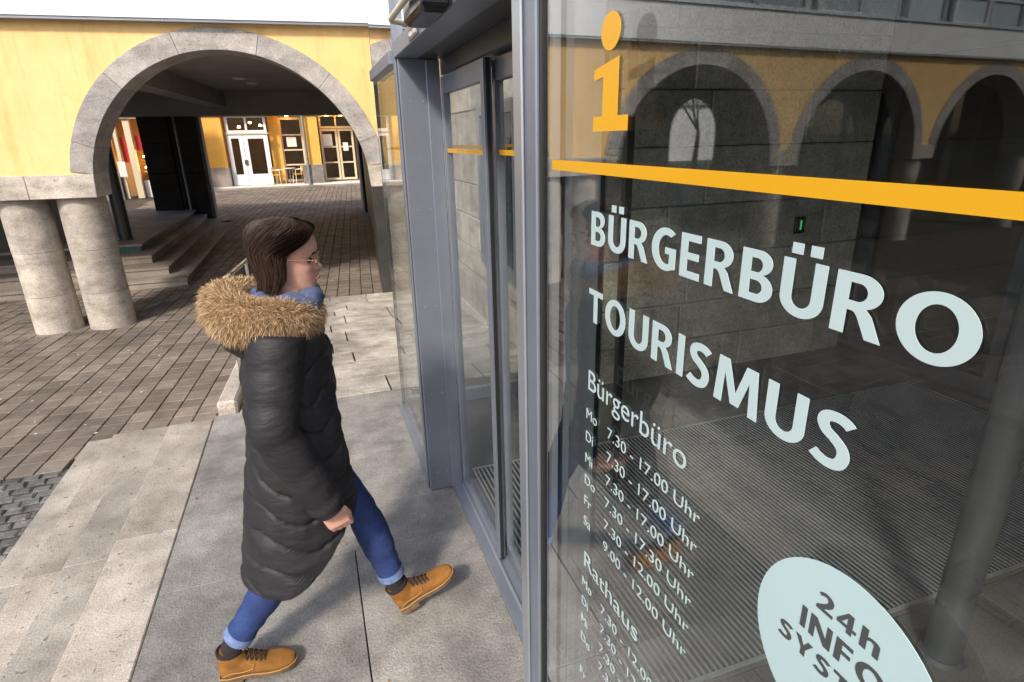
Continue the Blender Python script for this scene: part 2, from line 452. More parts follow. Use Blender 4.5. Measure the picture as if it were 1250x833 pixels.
sm_ = MB(); sm_.box(-1.98, -1.175, -2.9, 5.15, -.6, -.40)
steps = obj('stone_steps', sm_, 'mortar'); tag(steps, 'worn pale stone steps leading down to the plaza', 'steps', kind='structure')
XE = [-1.185, -1.465, -1.735, -2.005]; YE = [4.43, 4.71, 4.99, 5.21]
for k in range(3):
    z = -.125*(k+1)
    yy = [-2.6, -.75+.3*k, 1.3-.25*k, 3.1+.15*k, None]
    inn, out, ye = XE[k]+.05, XE[k+1], YE[k+1]
    for a in range(4):
        y0 = yy[a]; y1 = yy[a+1] if yy[a+1] is not None else ye
        slab(steps, 'tread', [(out, y0+.0015), (inn, y0+.0015), (inn, y1-.0015), (out, y1-.0015)], z+random.uniform(-.0012, .0012), .13, ('tread_shade', 'tread_stone', 'tread_shade')[k], .0035)  # tone alternates by step to paint the bands of light and shade
    slab(steps, 'tread', [(inn+.003, YE[k]-.05), (-.87, YE[k]-.05), (-.87, ye), (inn+.003, ye)], z, .13, ('tread_shade', 'tread_stone', 'tread_shade')[k], .0035)

def rampz(y): return 0 if y < 4.49 else max(ZP, -(y-4.49)*.0945)
rm = MB(); rm.add([(x, y, rampz(y)-.03) for y in (4.47, 9.80) for x in (-.78, 2.1)], [(0, 1, 3, 2)])
ramp = obj('ramp', rm, 'mortar'); tag(ramp, 'sunlit pale stone slab ramp sloping down to the passage', 'ramp', kind='structure')
y = 4.485; k = 0
while y < 9.75:
    dy = [.46, .60, .40, .52, .56][k % 5]; y1 = min(9.79, y+dy)
    x = -.72
    while x < 2.0:
        x1 = min(2.0, x+random.uniform(.55, 1.05)); x1 = 2.0 if 2.0-x1 < .3 else x1
        g_ = .003 if k % 3 else .006
        P = [(x+.008, y+g_), (x1-.008, y+g_), (x1-.008, y1-g_), (x+.008, y1-g_)]
        m_ = MB(); m_.add([(a, b, rampz(b)-.05) for a, b in P]+[(a, b, rampz(b)) for a, b in P], [(0, 3, 2, 1), (4, 5, 6, 7), (0, 1, 5, 4), (1, 2, 6, 5), (2, 3, 7, 6), (3, 0, 4, 7)])
        obj('slab', m_, 'ramp_stone', ramp, bevel=.004)
        x = x1
    y = y1; k += 1
kb = thing('ramp_kerb', (-.79, 4.5, 0), 'low pale stone kerb along the left edge of the ramp', 'kerb')
y = 4.49; first = True
while y < 9.7:
    y1 = min(9.75, y+1.3)
    m_ = MB()
    pr = [(-.865, -.62), (-.725, -.62), (-.725, .10), (-.865, .10)]
    m_.add([(a, yy, (b if b < 0 else rampz(yy)+b)) for yy in (y+.003, y1-.003) for a, b in pr], [(0, 1, 2, 3), (7, 6, 5, 4), (0, 4, 5, 1), (1, 5, 6, 2), (2, 6, 7, 3), (3, 7, 4, 0)])
    obj('kerb_stone', m_, 'travertine', kb, bevel=.018 if first else .008); first = False
    y = y1
hr = thing('handrail', (-.76, 5.24, .03), 'polished steel handrail on the kerb behind the walking woman', 'handrail')
m_ = MB(); P_ = [(-.755, 5.24, .70), (-.755, 5.225, .82), (-.755, 5.26, .885)]+[(-.755, 5.24+q*.5, .885-.0945*.5*q) for q in range(1, 9)]
m_.tube(P_, .021, 10); obj('rail', m_, 'steel', hr, sm=60)
for yy in (5.24, 6.95, 8.9):
    m_ = MB(); m_.tube([(-.76, yy, rampz(yy)+.09), (-.757, yy, .885-(yy-5.24)*.0945)], .016, 10); obj('post', m_, 'steel', hr, sm=60)

# ------------------------------------------------------------------ arcade building
arc = thing('arcade_building', F(0, .2, ZP), 'yellow plastered arcade with grey stone arches and a white fascia', 'building')
RI, RO, ZC, ZT, TH = 1.76, 2.02, 1.33, 3.385, .50
BTOP = 1.62
arches = [0.0+RI, -1.52-RI, -5.75-RI, -9.97-RI, -14.2-RI, -18.43-RI]            # arch centres in s
piers = [(-1.52, 0.0), (-5.75, -5.04), (-9.97, -9.27), (-14.2, -13.49), (-18.43, -17.72), (-23.2, -21.95), (3.52, 5.2)]
# yellow wall between ring and fascia
ym = MB(); S0, S1 = -23.0, 5.2
def low(s):
    z = BTOP-.03
    for c in arches:
        if abs(s-c) < RI+.10: z = max(z, ZC+math.sqrt(max(0, (RI+.10)**2-(s-c)**2)))
    return min(z, ZT-.01)
ss = set([S0, S1])
for c in arches:
    for q in range(0, 65):
        ss.add(c+(RI+.10)*math.cos(math.pi*q/64))
ss = sorted(x for x in ss if S0 <= x <= S1)
for a, b in zip(ss[:-1], ss[1:]):
    if b-a < 1e-5: continue
    la, lb = low(a+1e-6), low(b-1e-6)
    ym.add([F(a, 0, la), F(b, 0, lb), F(b, 0, ZT+.3), F(a, 0, ZT+.3), F(a, .3, la), F(b, .3, lb), F(b, .3, ZT+.3), F(a, .3, ZT+.3)], [(0, 1, 2, 3), (5, 4, 7, 6), (0, 4, 5, 1)])
obj('plaster_wall', ym, 'yellow_plaster', arc)
bounds = [0, 20, 47.5, 75, 105, 132.5, 160, 180]
zoff = math.degrees(math.asin((BTOP-ZC)/RI))
for ci, c in enumerate(arches):
    lo = math.degrees(math.asin((BTOP-ZC)/RO))
    bb = [zoff-.4]+bounds[1:-1]+[180-zoff+.4]
    for a0, a1 in zip(bb[:-1], bb[1:]):
        m_ = MB(); n_ = 8; e = .06; prf = []
        rings = []
        for q in range(n_+1):
            a = RAD(a0+e+(a1-a0-2*e)*q/n_); ca, sa = math.cos(a), math.sin(a)
            rings.append([F(c+r*ca, t, min(ZC+r*sa, ZT-.004)) for r, t in ((RI, -.02), (RO, -.02), (RO, TH), (RI, TH))])
        m_.loft(rings); obj('voussoir', m_, 'arch_stone', arc, bevel=.004)
# impost bands
for pi, (a, b) in enumerate(piers):
    cl = [c for c in arches if abs(c-a) < RI+.05 or abs(c-b) < RI+.05]
    # outline follows the intrados of the neighbouring arches
    dx = RI-math.sqrt(RI**2-(BTOP-ZC)**2)
    segs = [(a, b)] if b-a < 1.0 else ([(a, (a+b)/2), ((a+b)/2, b)] if b < 1 else [(a, a+.5), (a+.5, b)])
    for (u, v) in segs:
        L = u-(0 if u != a else 0); zb, zt2 = ZC-.01, BTOP-.004
        ul = u-dx if (u == a) else u+.002
        vr = v+dx if (v == b and b < 3.4) else v-.002
        m_ = MB(); poly = [(u if u == a else u+.002, zb), (v if v == b else v-.002, zb), (vr, zt2), (ul, zt2)]
        if u == a: poly = [(u, zb), (v if v == b else v-.002, zb), (vr, zt2), (u+dx*-1+.0, zt2)]
        m_.prism(poly, -.022, TH, lambda a_, t_, b_: F(a_, t_, b_))
        obj('impost_block', m_, 'travertine', arc, bevel=.006)
# columns
CR = .282
colpos = [-.325, -1.005, -5.40, -9.62, -13.85, -18.08, -22.3, 4.02, 4.80]
for cs in colpos:
    x, y, _ = F(cs, .34, 0)
    zs = [ZP-.03, .02, .62, ZC-.012]
    m_ = MB(); m_.cyl((x, y), CR+.006, zs[0], zs[1]-.002, 40, CR+.004); co = obj('column', m_, 'travertine', arc, sm=40)
    for a, b in zip(zs[1:-1], zs[2:]):
        m_ = MB(); m_.cyl((x, y), CR+.003, a+.002, b-.002, 40, CR); obj('drum', m_, 'travertine', co, sm=40)
    m_ = MB(); m_.cyl((x, y), CR-.012, ZP, ZC, 24); obj('joint_core', m_, 'mortar', co)
# fascia with drip edge
m_ = MB(); m_.box(S0, S1, -.16, .5, ZT+.03, 3.97, F); obj('fascia', m_, 'white_paint', arc)
m_ = MB(); m_.box(S0, S1, -.13, .3, ZT, ZT+.028, F); obj('drip_edge', m_, 'aluminium_light', arc)
m_ = MB(); m_.box(S0, S1, -.2, .5, 3.972, 4.02, F); obj('sill_flashing', m_, 'aluminium_light', arc)
# window band over the fascia
s = S0+.1; k = 0
while s < S1-1.0:
    wd = 1.18
    fr = MB()
    for a, b, c_, d_ in ((s, s+.05, 4.03, 5.6), (s+wd-.05, s+wd, 4.03, 5.6), (s+.05, s+wd-.05, 4.03, 4.1), (s+.05, s+wd-.05, 5.53, 5.6), (s+.05, s+wd-.05, 4.55, 4.6)):
        fr.box(a, b, .06, .16, c_, d_, F)
    wfr = obj('window', fr, 'aluminium_light' if k % 3 else 'white_paint', arc)
    m_ = MB(); m_.box(s+.05, s+wd-.05, .10, .12, 4.1, 5.53, F); obj('pane', m_, 'sky_blind_glass', wfr)
    s += wd+(.06 if k % 3 else .30); k += 1
m_ = MB(); m_.box(S0, S1, .2, 8, 4.0, 5.62, F); obj('upper_wall', m_, 'white_plastic', arc)
m_ = MB(); m_.box(S0, S1, -.1, 8, 5.62, 6.3, F); obj('parapet', m_, 'white_paint', arc)
# passage ceiling, beams, walls
m_ = MB(); m_.box(S0, S1, TH-.02, 5.3, 3.33, 3.6, F); m_.box(-4.8, S1, 5.3, 11.2, 3.33, 3.6, F); obj('passage_ceiling', m_, 'ceiling_paint', arc)
m_ = MB(); m_.box(-4.8, S1+1.5, 10.4, 11.3, 2.72, 3.34, F); obj('beam', m_, 'ceiling_paint', arc)
m_ = MB(); m_.box(-.55, -.1, TH, 10.4, 2.95, 3.335, F); obj('beam', m_, 'ceiling_paint', arc)
m_ = MB(); m_.box(3.55, 3.9, .9, 11.0, ZP-.1, 3.34, F); obj('passage_wall', m_, 'dark_cladding', arc)
m_ = MB(); m_.box(4.0, 4.6, 9.9, 11.2, ZP-.1, 2.74, F); obj('pier', m_, 'base_stone', arc)
# rear pier group (dark cladding panels)
def panel(x0, x1, y0, y1, z0, z1, name='cladding_panel', mat='dark_cladding'):
    m_ = MB(); m_.box(x0, x1, y0, y1, z0, z1); return obj(name, m_, mat, arc, bevel=.01)
for z0, z1 in ((.1, 1.15), (1.16, 2.0), (2.01, 2.74)):
    panel(-4.36, -3.62, 20.0, 20.5, z0, z1); panel(-3.42, -2.86, 20.0, 20.5, z0 if z0 > .2 else -.3, z1)
panel(-4.34, -2.88, 20.06, 20.45, -.3, 2.73, 'panel_backing', 'rubber')
panel(-2.858, -2.76, 19.98, 20.5, -.32, 2.74, 'pier_edge', 'base_stone')  # paler strip puts the lit edge of the pier into the colour
m_ = MB(); m_.cyl((-3.52, 20.1), .10, .08, 2.9, 20); obj('post', m_, 'rubber', arc, sm=50)
m_ = MB(); m_.cyl((-3.40, 19.9), .035, .08, 2.74, 14); obj('downpipe', m_, 'galvanised', arc, sm=50)
# right hand rear pier of the passage
panel(1.75, 2.6, 20.2, 20.9, -.4, 2.74, 'pier', 'dark_cladding')
panel(1.70, 1.748, 20.2, 20.9, -.4, 2.74, 'pier_edge', 'base_stone')
# rear shop walls behind arches 3 and 4, and the rear arched wall behind arch 2
def rear_arch_wall():
    mm = MB(); c, r, zc = -7.4, .96, 1.95
    xs = [-9.6, c-r]+[c+r*math.cos(math.pi*(1-q/24)) for q in range(1, 24)]+[c+r, -2.2]
    for a, b in zip(xs[:-1], xs[1:]):
        def lw(s): return ZP if abs(s-c) >= r-1e-6 else zc+math.sqrt(r*r-(s-c)**2)
        if a < c-r-1e-6 or b > c+r+1e-6: la = lb = ZP
        else: la, lb = (zc if abs(a-c) > r-1e-6 else lw(a)), (zc if abs(b-c) > r-1e-6 else lw(b))
        mm.add([F(a, 4.9, la), F(b, 4.9, lb), F(b, 4.9, 3.34), F(a, 4.9, 3.34), F(a, 5.3, la), F(b, 5.3, lb), F(b, 5.3, 3.34), F(a, 5.3, 3.34)], [(0, 1, 2, 3), (5, 4, 7, 6), (0, 4, 5, 1), (0, 3, 7, 4), (1, 5, 6, 2)])
    return mm
obj('rear_wall', rear_arch_wall(), 'dark_cladding', arc)
m_ = MB(); m_.box(-23, -9.6, 4.4, 4.6, ZP, 3.34, F); m_.box(-23.2, -23, .6, 4.6, ZP, 3.34, F); obj('rear_wall', m_, 'dark_cladding', arc)
# shop fronts in the arcade behind arches 3 and 4
for s in (-20.0, -18.4, -16.8, -15.2, -13.6, -12.0, -10.6):
    m_ = MB(); m_.box(s, s+.08, 3.9, 4.0, ZP, 3.3, F); obj('shopfront_mullion', m_, 'aluminium_dark', arc)
for s in (-19.9, -18.3, -16.7, -15.1, -13.5, -11.9):
    m_ = MB(); m_.box(s, s+1.38, 3.94, 3.96, ZP+.2, 3.2, F); obj('shopfront_pane', m_, 'window_glass', arc)
# ceiling spots in the passage
for s, t_ in ((1.1, 7.4), (1.0, 6.2)):
    x, y, _ = F(s, t_, 0); m_ = MB(); m_.cyl((x, y), .13, 3.30, 3.332, 24); obj('ceiling_light', m_, 'white_plastic', arc, sm=50)
# notice board hanging in the third arch
x, y, _ = F(-7.2, 1.2, 0)
nb = MB(); nb.box(-7.5, -7.0, 1.2, 1.23, 2.05, 2.75, F); no = obj('notice_board', nb, 'paper'); tag(no, 'pale notice board hanging in the arcade, seen mirrored in the glass', 'notice board')
for q in range(4):
    m_ = MB(); m_.box(-7.42, -7.08, 1.196, 1.199, 2.12+q*.15, 2.20+q*.15, F); obj('print_block', m_, 'base_stone', no)

# platform steps inside the passage
ps = thing('passage_steps', (-3.4, 12.0, ZP), 'dark stepped platform inside the passage behind the round columns', 'steps')
lev = [(-2.30, 11.70, -.335), (-2.66, 12.16, -.19), (-3.02, 12.70, -.045), (-3.30, 13.35, .10)]
for k, (xr, yf, zt_) in enumerate(lev):
    yb = [14.9, 16.4, 18.2, 20.6][k]
    ww = lev[k+1] if k < 3 else None
    if ww:
        m_ = MB(); m_.box(-7.6, xr, yf, ww[1]+.05, zt_-.17, zt_-.05); m_.box(ww[0]-.05, xr, ww[1]+.05, 20.0, zt_-.17, zt_-.05); rz_ = obj('riser', m_, 'base_stone', ps)
        m_ = MB(); m_.prism([(-7.6, yf-.02), (xr+.02, yf-.02), (xr+.02, 20.0), (ww[0]-.05, 20.0), (ww[0]-.05, ww[1]+.05), (-7.6, ww[1]+.05)], zt_-.05, zt_, lambda a, t_, b: (a, b, t_)); obj('tread', m_, 'base_stone', ps, bevel=.006)
    else:
        m_ = MB(); m_.box(-7.6, xr, yf, 21.0, zt_-.17, zt_-.05); obj('riser', m_, 'dark_cladding', ps)
        m_ = MB(); m_.box(-7.6, xr+.02, yf-.02, 21.0, zt_-.05, zt_); obj('tread', m_, 'base_stone', ps, bevel=.006)
        for q in range(9):
            m_ = MB(); m_.box(-3.95+q*.07, -3.95+q*.07+.062, yf-.008, yf-.0005, zt_-.155, zt_-.06); obj('mosaic_tile', m_, 'mosaic', ps)
for (x, y), lb in (((-3.72, 14.05), 'slim black round column on the passage platform, nearer the yellow shop'), ((-4.06, 13.75), 'slim black round column on the passage platform, nearer the stone columns')):
    c_ = thing('round_column', (x, y, .1), lb, 'column', 'black round columns on the platform')
    m_ = MB(); m_.cyl((x, y), .125, .12, 3.34, 24); obj('shaft', m_, 'pole_grey', c_, sm=50)
    m_ = MB(); m_.cyl((x, y), .15, .10, .12, 24); obj('foot_ring', m_, 'pole_grey', c_, sm=50)

# ------------------------------------------------------------------ far shops across the yard
YS = 31.0; ZS = gz(31)
shop = thing('cafe_building', (-1, YS, ZS), 'yellow cafe front with white doors and stone pillar bases beyond the passage', 'building')
def sb(name, x0, x1, y0, y1, z0, z1, mat, par=None, bev=0):
    m_ = MB(); m_.box(x0, x1, y0, y1, z0, z1); return obj(name, m_, mat, par or shop, bevel=bev)
sb('overhang', -9, 9, YS-.1, YS+3.2, 3.25, 4.2, 'cream_frame'); sb('upper_wall', -9, 9, YS-.05, YS+3, 4.2, 9, 'ochre_plaster')
sb('raised_floor', -9, 9, YS-.05, YS+6, ZS-.2, .03, 'white_plastic')
sb('kerb', -9, 9, YS-.6, YS-.06, ZS-.2, ZS+.04, 'base_stone', bev=.01)
# yellow pillars with stone bases
for x0, x1 in ((-4.3, -3.42), (.22, .80), (4.2, 5.0), (-7.6, -6.9)):
    sb('pillar', x0, x1, YS+.08, YS+.6, .9, 3.26, 'ochre_plaster')
    sb('pillar_base', x0-.1 if x0 < -4 else x0-.35, x1+.06, YS-.02, YS+.66, ZS, .9, 'base_stone', bev=.02)
# back wall yellow + white double door + fanlight
sb('back_wall', -9, -3.35, YS+.9, YS+1.1, .03, 3.26, 'ochre_plaster'); sb('back_wall', -1.45, -.95, YS+.9, YS+1.1, .03, 3.26, 'ochre_plaster')
sb('inner_room', -9, 9, YS+4.8, YS+5, .03, 3.3, 'dark_room'); sb('inner_floor', -9, 9, YS+1.2, YS+4.8, .03, .035, 'dark_room')
def glazed(name, x0, x1, z0, z1, cols, rows, fw, y, mat):
    fr = MB(); fr.box(x0, x0+fw, y, y+.08, z0, z1); fr.box(x1-fw, x1, y, y+.08, z0, z1); fr.box(x0+fw, x1-fw, y, y+.08, z0, z0+fw); fr.box(x0+fw, x1-fw, y, y+.08, z1-fw, z1)
    f_ = obj(name, fr, mat, shop)
    cw = (x1-x0-2*fw)/cols; rh = (z1-z0-2*fw)/rows
    for c_ in range(1, cols):
        mb = MB(); mb.box(x0+fw+c_*cw-fw*.4, x0+fw+c_*cw+fw*.4, y+.01, y+.07, z0+fw, z1-fw); obj('glazing_bar', mb, mat, f_)
    for r_ in range(1, rows):
        mb = MB(); mb.box(x0+fw, x1-fw, y+.012, y+.068, z0+fw+r_*rh-fw*.35, z0+fw+r_*rh+fw*.35); obj('glazing_bar', mb, mat, f_)
    for c_ in range(cols):
        for r_ in range(rows):
            m_ = MB(); m_.box(x0+fw+c_*cw+.01, x0+fw+(c_+1)*cw-.01, y+.035, y+.045, z0+fw+r_*rh+.01, z0+fw+(r_+1)*rh-.01); obj('pane', m_, 'shop_glass', f_)
    return f_
yd = YS+.35
glazed('door', -3.30, -2.62, .05, 2.35, 1, 1, .17, yd, 'white_paint'); glazed('door', -2.60, -1.52, .05, 2.35, 1, 1, .19, yd, 'white_paint')
sb('door_panel', -3.2, -2.7, yd-.01, yd-.001, .05, .55, 'white_paint'); sb('door_panel', -2.5, -1.6, yd-.01, yd-.001, .05, .55, 'white_paint')
sb('door_handle', -2.68, -2.55, yd-.08, yd-.012, 1.0, 1.22, 'steel')
glazed('fanlight', -3.28, -1.52, 2.42, 3.2, 2, 1, .11, yd, 'white_paint')
sb('door_cornice', -3.4, -1.45, yd-.05, yd+.1, 2.352, 2.418, 'cream_frame')
glazed('window', -.98, .1, .1, 3.1, 1, 4, .10, YS+1.0, 'cream_frame')
glazed('door', .9, 1.72, .1, 2.55, 1, 3, .10, YS+.95, 'cream_frame'); glazed('door', 1.75, 2.5, .1, 2.55, 1, 3, .10, YS+.95, 'cream_frame')
glazed('fanlight', .9, 2.5, 2.58, 3.22, 2, 1, .09, YS+.95, 'cream_frame')
glazed('window', 2.6, 4.1, .1, 3.1, 2, 3, .09, YS+.95, 'cream_frame')
for x, y_, z in ((-2.85, YS+2.2, 2.75), (-2.35, YS+2.6, 2.95), (-1.85, YS+2.0, 2.8), (-.55, YS+.6, 3.2), (1.95, YS+.55, 3.2), (1.3, YS+.6, 3.2)):
    m_ = MB(); m_.cyl((x, y_), .075, z-.06, z+.03, 14, .05); obj('pendant_lamp', m_, 'warm_lamp', shop, sm=50)
sb('poster', 1.0, 1.45, YS+.93, YS+.945, 1.75, 2.3, 'paper'); sb('notice', 1.95, 2.2, YS+.93, YS+.945, 1.5, 1.9, 'paper'); sb('notice', -.7, -.25, YS+.98, YS+.995, 1.75, 2.2, 'paper')
pp = thing('lamp_post', (.14, YS-.12, ZS), 'slim grey metal pole in front of the cafe pillar', 'pole')
m_ = MB(); m_.cyl((.14, YS-.14), .05, ZS, 4.6, 14); obj('shaft', m_, 'galvanised', pp, sm=50)
m_ = MB(); m_.cyl((.14, YS-.14), .07, ZS+.0, ZS+.12, 14); obj('base_ring', m_, 'galvanised', pp, sm=50)
m_ = MB(); m_.cyl((.14, YS-.14), .065, 1.2, 1.26, 14); obj('clamp', m_, 'steel', pp, sm=50)

def chair(loc, rz, seatm, label):
    c_ = thing('cafe_chair', loc, label, 'chair', 'cafe chairs outside the cafe'); c_.rotation_euler = (0, 0, rz)
    def part(n, m_, mat, sm=None, bev=0):
        o = obj(n, m_, mat, None, sm=sm, bevel=bev); o.parent = c_; return o
    m_ = MB(); m_.box(-.22, .22, -.22, .22, .43, .46); part('seat', m_, seatm, bev=.01)
    m_ = MB(); m_.loft([[(x*k, .22+dy, z) for x, dy in ((-.22, 0), (-.1, .035), (.1, .035), (.22, 0), (.22, .02), (.1, .055), (-.1, .055), (-.22, .02))] for z, k in ((.55, 1), (.82, .95))]); part('backrest', m_, seatm)
    for x, y_ in ((-.2, -.2), (.2, -.2), (-.2, .22), (.2, .22)):
        m_ = MB(); m_.tube([(x*1.15, y_*1.15, 0), (x, y_, .44), (x, y_*1.02, .80 if y_ > 0 else .66)], .016, 8); part('leg', m_, 'white_plastic', 50)
    for x in (-.2, .2):
        m_ = MB(); m_.tube([(x, -.2, .66), (x, .21, .68)], .018, 8); part('armrest', m_, 'white_plastic', 50)
chair((-1.28, YS+.32, .03), RAD(60), 'chair_yellow', 'yellow cafe chair with white legs beside the white doors')
chair((-.35, YS+.55, .03), RAD(-70), 'chair_yellow', 'pale cafe chair half hidden behind the stone pillar base')
tb = thing('cafe_table', (-.75, YS+.6, .03), 'small round cafe table between the two chairs', 'table')
m_ = MB(); m_.cyl((-.75, YS+.6), .3, .74, .77, 24); obj('table_top', m_, 'white_plastic', tb, sm=50)
m_ = MB(); m_.cyl((-.75, YS+.6), .025, .05, .74, 12); obj('leg', m_, 'steel', tb, sm=50)
m_ = MB(); m_.cyl((-.75, YS+.6), .2, .03, .05, 20); obj('foot_plate', m_, 'steel', tb, sm=50)

# bakery at the far left, seen between stone arch and dark pier
bk = thing('bakery_front', (-7.5, 28.5, gz(28)), 'bakery front with red sign and warm lit shelves seen through the passage', 'shop')
def bb(name, x0, x1, y0, y1, z0, z1, mat): 
    m_ = MB(); m_.box(x0, x1, y0, y1, z0, z1); return obj(name, m_, mat, bk)
yb = 28.6
bb('back_wall', -11, -5.2, yb+1.4, yb+1.6, gz(28), 4.5, 'brown_box'); bb('fascia', -11, -5.2, yb, yb+.4, 3.0, 4.5, 'cream_frame')
bb('pillar', -7.75, -7.35, yb, yb+.4, .95, 3.0, 'ochre_plaster'); bb('pillar_base', -7.9, -7.25, yb-.05, yb+.4, gz(28)-.05, .95, 'base_stone')
bb('frame_post', -6.78, -6.55, yb+.1, yb+.3, gz(28), 3.0, 'cream_frame'); bb('door_frame', -7.2, -7.08, yb+.1, yb+.3, gz(28), 3.0, 'cream_frame')
bb('sign', -6.5, -5.4, yb+.3, yb+.36, 1.75, 2.35, 'red_sign'); bb('sign', -7.05, -6.85, yb+.3, yb+.36, 1.3, 2.3, 'red_sign')
bb('shelf', -6.5, -5.4, yb+.5, yb+1.3, .85, .9, 'brown_box'); bb('counter', -6.5, -5.4, yb+.35, yb+.6, gz(28), .55, 'white_plastic'); bb('shelf', -6.5, -5.4, yb+.5, yb+1.3, 1.3, 1.34, 'brown_box')
for x in (-6.35, -6.1, -5.85, -5.6):
    for z in (1.05, 1.5): 
        m_ = MB(); m_.cyl((x, yb+.7), .09, z, z+.06, 14, .06); obj('lamp', m_, 'warm_lamp', bk, sm=50)
bb('menu_board', -7.22, -6.95, yb-.1, yb-.06, .75, 1.35, 'paper')

# ------------------------------------------------------------------ town hall stone walls and interior
th = thing('town_hall', (5, 6, 0), 'rough stone block building behind the glass vestibule', 'building')
core = MB(); core.box(1.98, 4.62, 4.02, 11.5, -.6, 3.3); obj('wall_core', core, 'mortar', th)
zr = [-.55, -.12, .30, .62, 1.02, 1.42, 1.86, 2.26, 2.66, 3.10, 3.29]
for k, (z0, z1) in enumerate(zip(zr[:-1], zr[1:])):
    # front face (towards the camera)
    if z1 > 0:
        x = 1.93; 
        while x < 4.60:
            x1 = min(4.62, x+random.uniform(.62, 1.05)); x1 = 4.62 if 4.62-x1 < .3 else x1
            m_ = MB(); m_.box(x+.004, x1-.004, 3.93-random.uniform(0, .012), 4.06, max(z0, -.02)+.004, z1-.004); obj('stone_block', m_, 'wall_stone', th, bevel=.008); x = x1
    y = 4.07
    while y < 11.4:
        y1 = min(11.5, y+random.uniform(.7, 1.2)); y1 = 11.5 if 11.5-y1 < .3 else y1
        o_ = .10 if z1 < .35 else 0
        m_ = MB(); m_.box(1.93-o_-random.uniform(0, .012), 2.0, y+.004, y1-.004, z0+.004, z1-.004); obj('stone_block', m_, 'travertine', th, bevel=.008); y = y1  # side blocks in paler stone, sunlit brightness put into the colour
# window with blue grey frame in the side wall
fr = MB()
for a in ((5.3, 5.42, .55, 2.3), (6.5, 6.62, .55, 2.3), (5.42, 6.5, .55, .67), (5.42, 6.5, 2.18, 2.3)): fr.box(1.86, 1.917, a[0], a[1], a[2], a[3])
wf = obj('window', fr, 'aluminium', th)
m_ = MB(); m_.box(1.895, 1.905, 5.42, 6.5, .67, 2.18); obj('pane', m_, 'window_glass', wf)
m_ = MB(); m_.box(1.95, 11, -3.2, 14, 3.72, 7.2); obj('upper_storeys', m_, 'house_render', th)
m_ = MB(); m_.box(G-.02, 11, -3.2, 4.14, 3.32, 3.7); obj('vestibule_roof', m_, 'aluminium_dark', th)
m_ = MB(); m_.box(1.9, 11, 4.14, 14, 3.32, 3.7); obj('soffit', m_, 'ceiling_paint', th)
# inner glazed front at the back of the vestibule
fr = MB(); XI = 4.72
for y0, y1 in ((3.86, 3.98), (2.62, 2.70), (1.3, 1.38), (-.1, -.02), (-1.6, -1.5)): fr.box(XI, XI+.09, y0, y1, 0, 3.3)
fr.box(XI, XI+.09, -3, 3.86, 0.0, .14) if False else None
inn = obj('inner_front', fr, 'aluminium_dark', th)
for y0, y1 in ((2.70, 3.86), (1.38, 2.62), (-.02, 1.3), (-1.5, -.1)):
    m_ = MB(); m_.box(XI+.005, XI+.085, y0, y1, 0, .13); m_.box(XI+.005, XI+.085, y0, y1, 2.5, 2.6); obj('rail', m_, 'aluminium_dark', inn)
    m_ = MB(); m_.box(XI+.035, XI+.055, y0, y1, .13, 2.5); obj('pane', m_, 'glass', inn)
m_ = MB(); m_.box(4.64, 4.715, 3.98, 4.06, 0, 3.3); obj('cover_strip', m_, 'aluminium_dark', th)
m_ = MB(); m_.box(10.8, 11, -3.2, 4, -.1, 3.3); m_.box(4.83, 10.8, 3.99, 4.1, -.1, 3.3); obj('room_wall', m_, 'dark_room', th)
m_ = MB(); m_.box(G+.1, 11, -3.2, -3.0, -.1, 3.3); obj('room_wall', m_, 'wall_stone', th)
m_ = MB(); m_.box(7.0, 11, -3, 4, -.1, -.002); obj('room_floor', m_, 'inner_floor', th)
m_ = MB(); m_.box(6.6, 6.9, 1.0, 3.4, 0, 1.1); obj('counter', m_, 'base_stone', th)
# access reader on the stone wall
ar = thing('access_reader', (3.93, 3.9, 1.2), 'small black reader with green light on the stone wall behind the lettering', 'reader')
m_ = MB(); m_.box(3.87, 3.98, 3.895, 3.917, 1.13, 1.27); obj('housing', m_, 'black_box', ar, bevel=.006)
m_ = MB(); m_.box(3.92, 3.935, 3.890, 3.8945, 1.16, 1.24); obj('light', m_, 'green_led', ar)
# steel column in the vestibule
sc = thing('steel_column', (2.12, 1.10, 0), 'thick grey round steel column standing inside the vestibule', 'column')
m_ = MB(); m_.cyl((2.12, 1.10), .060, .02, 3.32, 40); obj('shaft', m_, 'pole_grey', sc, sm=50)
m_ = MB(); m_.cyl((2.12, 1.10), .080, 0.001, .02, 40, .072); obj('foot_ring', m_, 'pole_grey', sc, sm=50)
# ribbed entrance mat
mt = thing('entrance_mat', (2.6, 2.2, 0), 'wide ribbed aluminium entrance mat inside the vestibule', 'doormat')
MX0, MX1, MY0, MY1 = .76, 4.42, 1.33, 3.04
m_ = MB(); m_.box(MX0, MX1, MY0, MY1, .0, .009); obj('backing', m_, 'mat_black', mt)
m_ = MB(); m_.box(MX0-.012, MX0, MY0-.012, MY1+.012, 0, .013); m_.box(MX1, MX1+.012, MY0-.012, MY1+.012, 0, .013); m_.box(MX0, MX1, MY0-.012, MY0, 0, .013); m_.box(MX0, MX1, MY1, MY1+.012, 0, .013); obj('frame', m_, 'rib_metal', mt)
rb = MB(); rb.box(0, .0085, MY0+.004, MY1-.004, .0, .0125); rme = rb.me('rib'); rme.materials.append(MATS['rib_metal'])
x = MX0+.012
while x < MX1-.012:
    o = bpy.data.objects.new('rib', rme); COL.objects.link(o); o.parent = mt; o.location = Vector((x, 0, 0))-Vector(mt.location); x += .0262

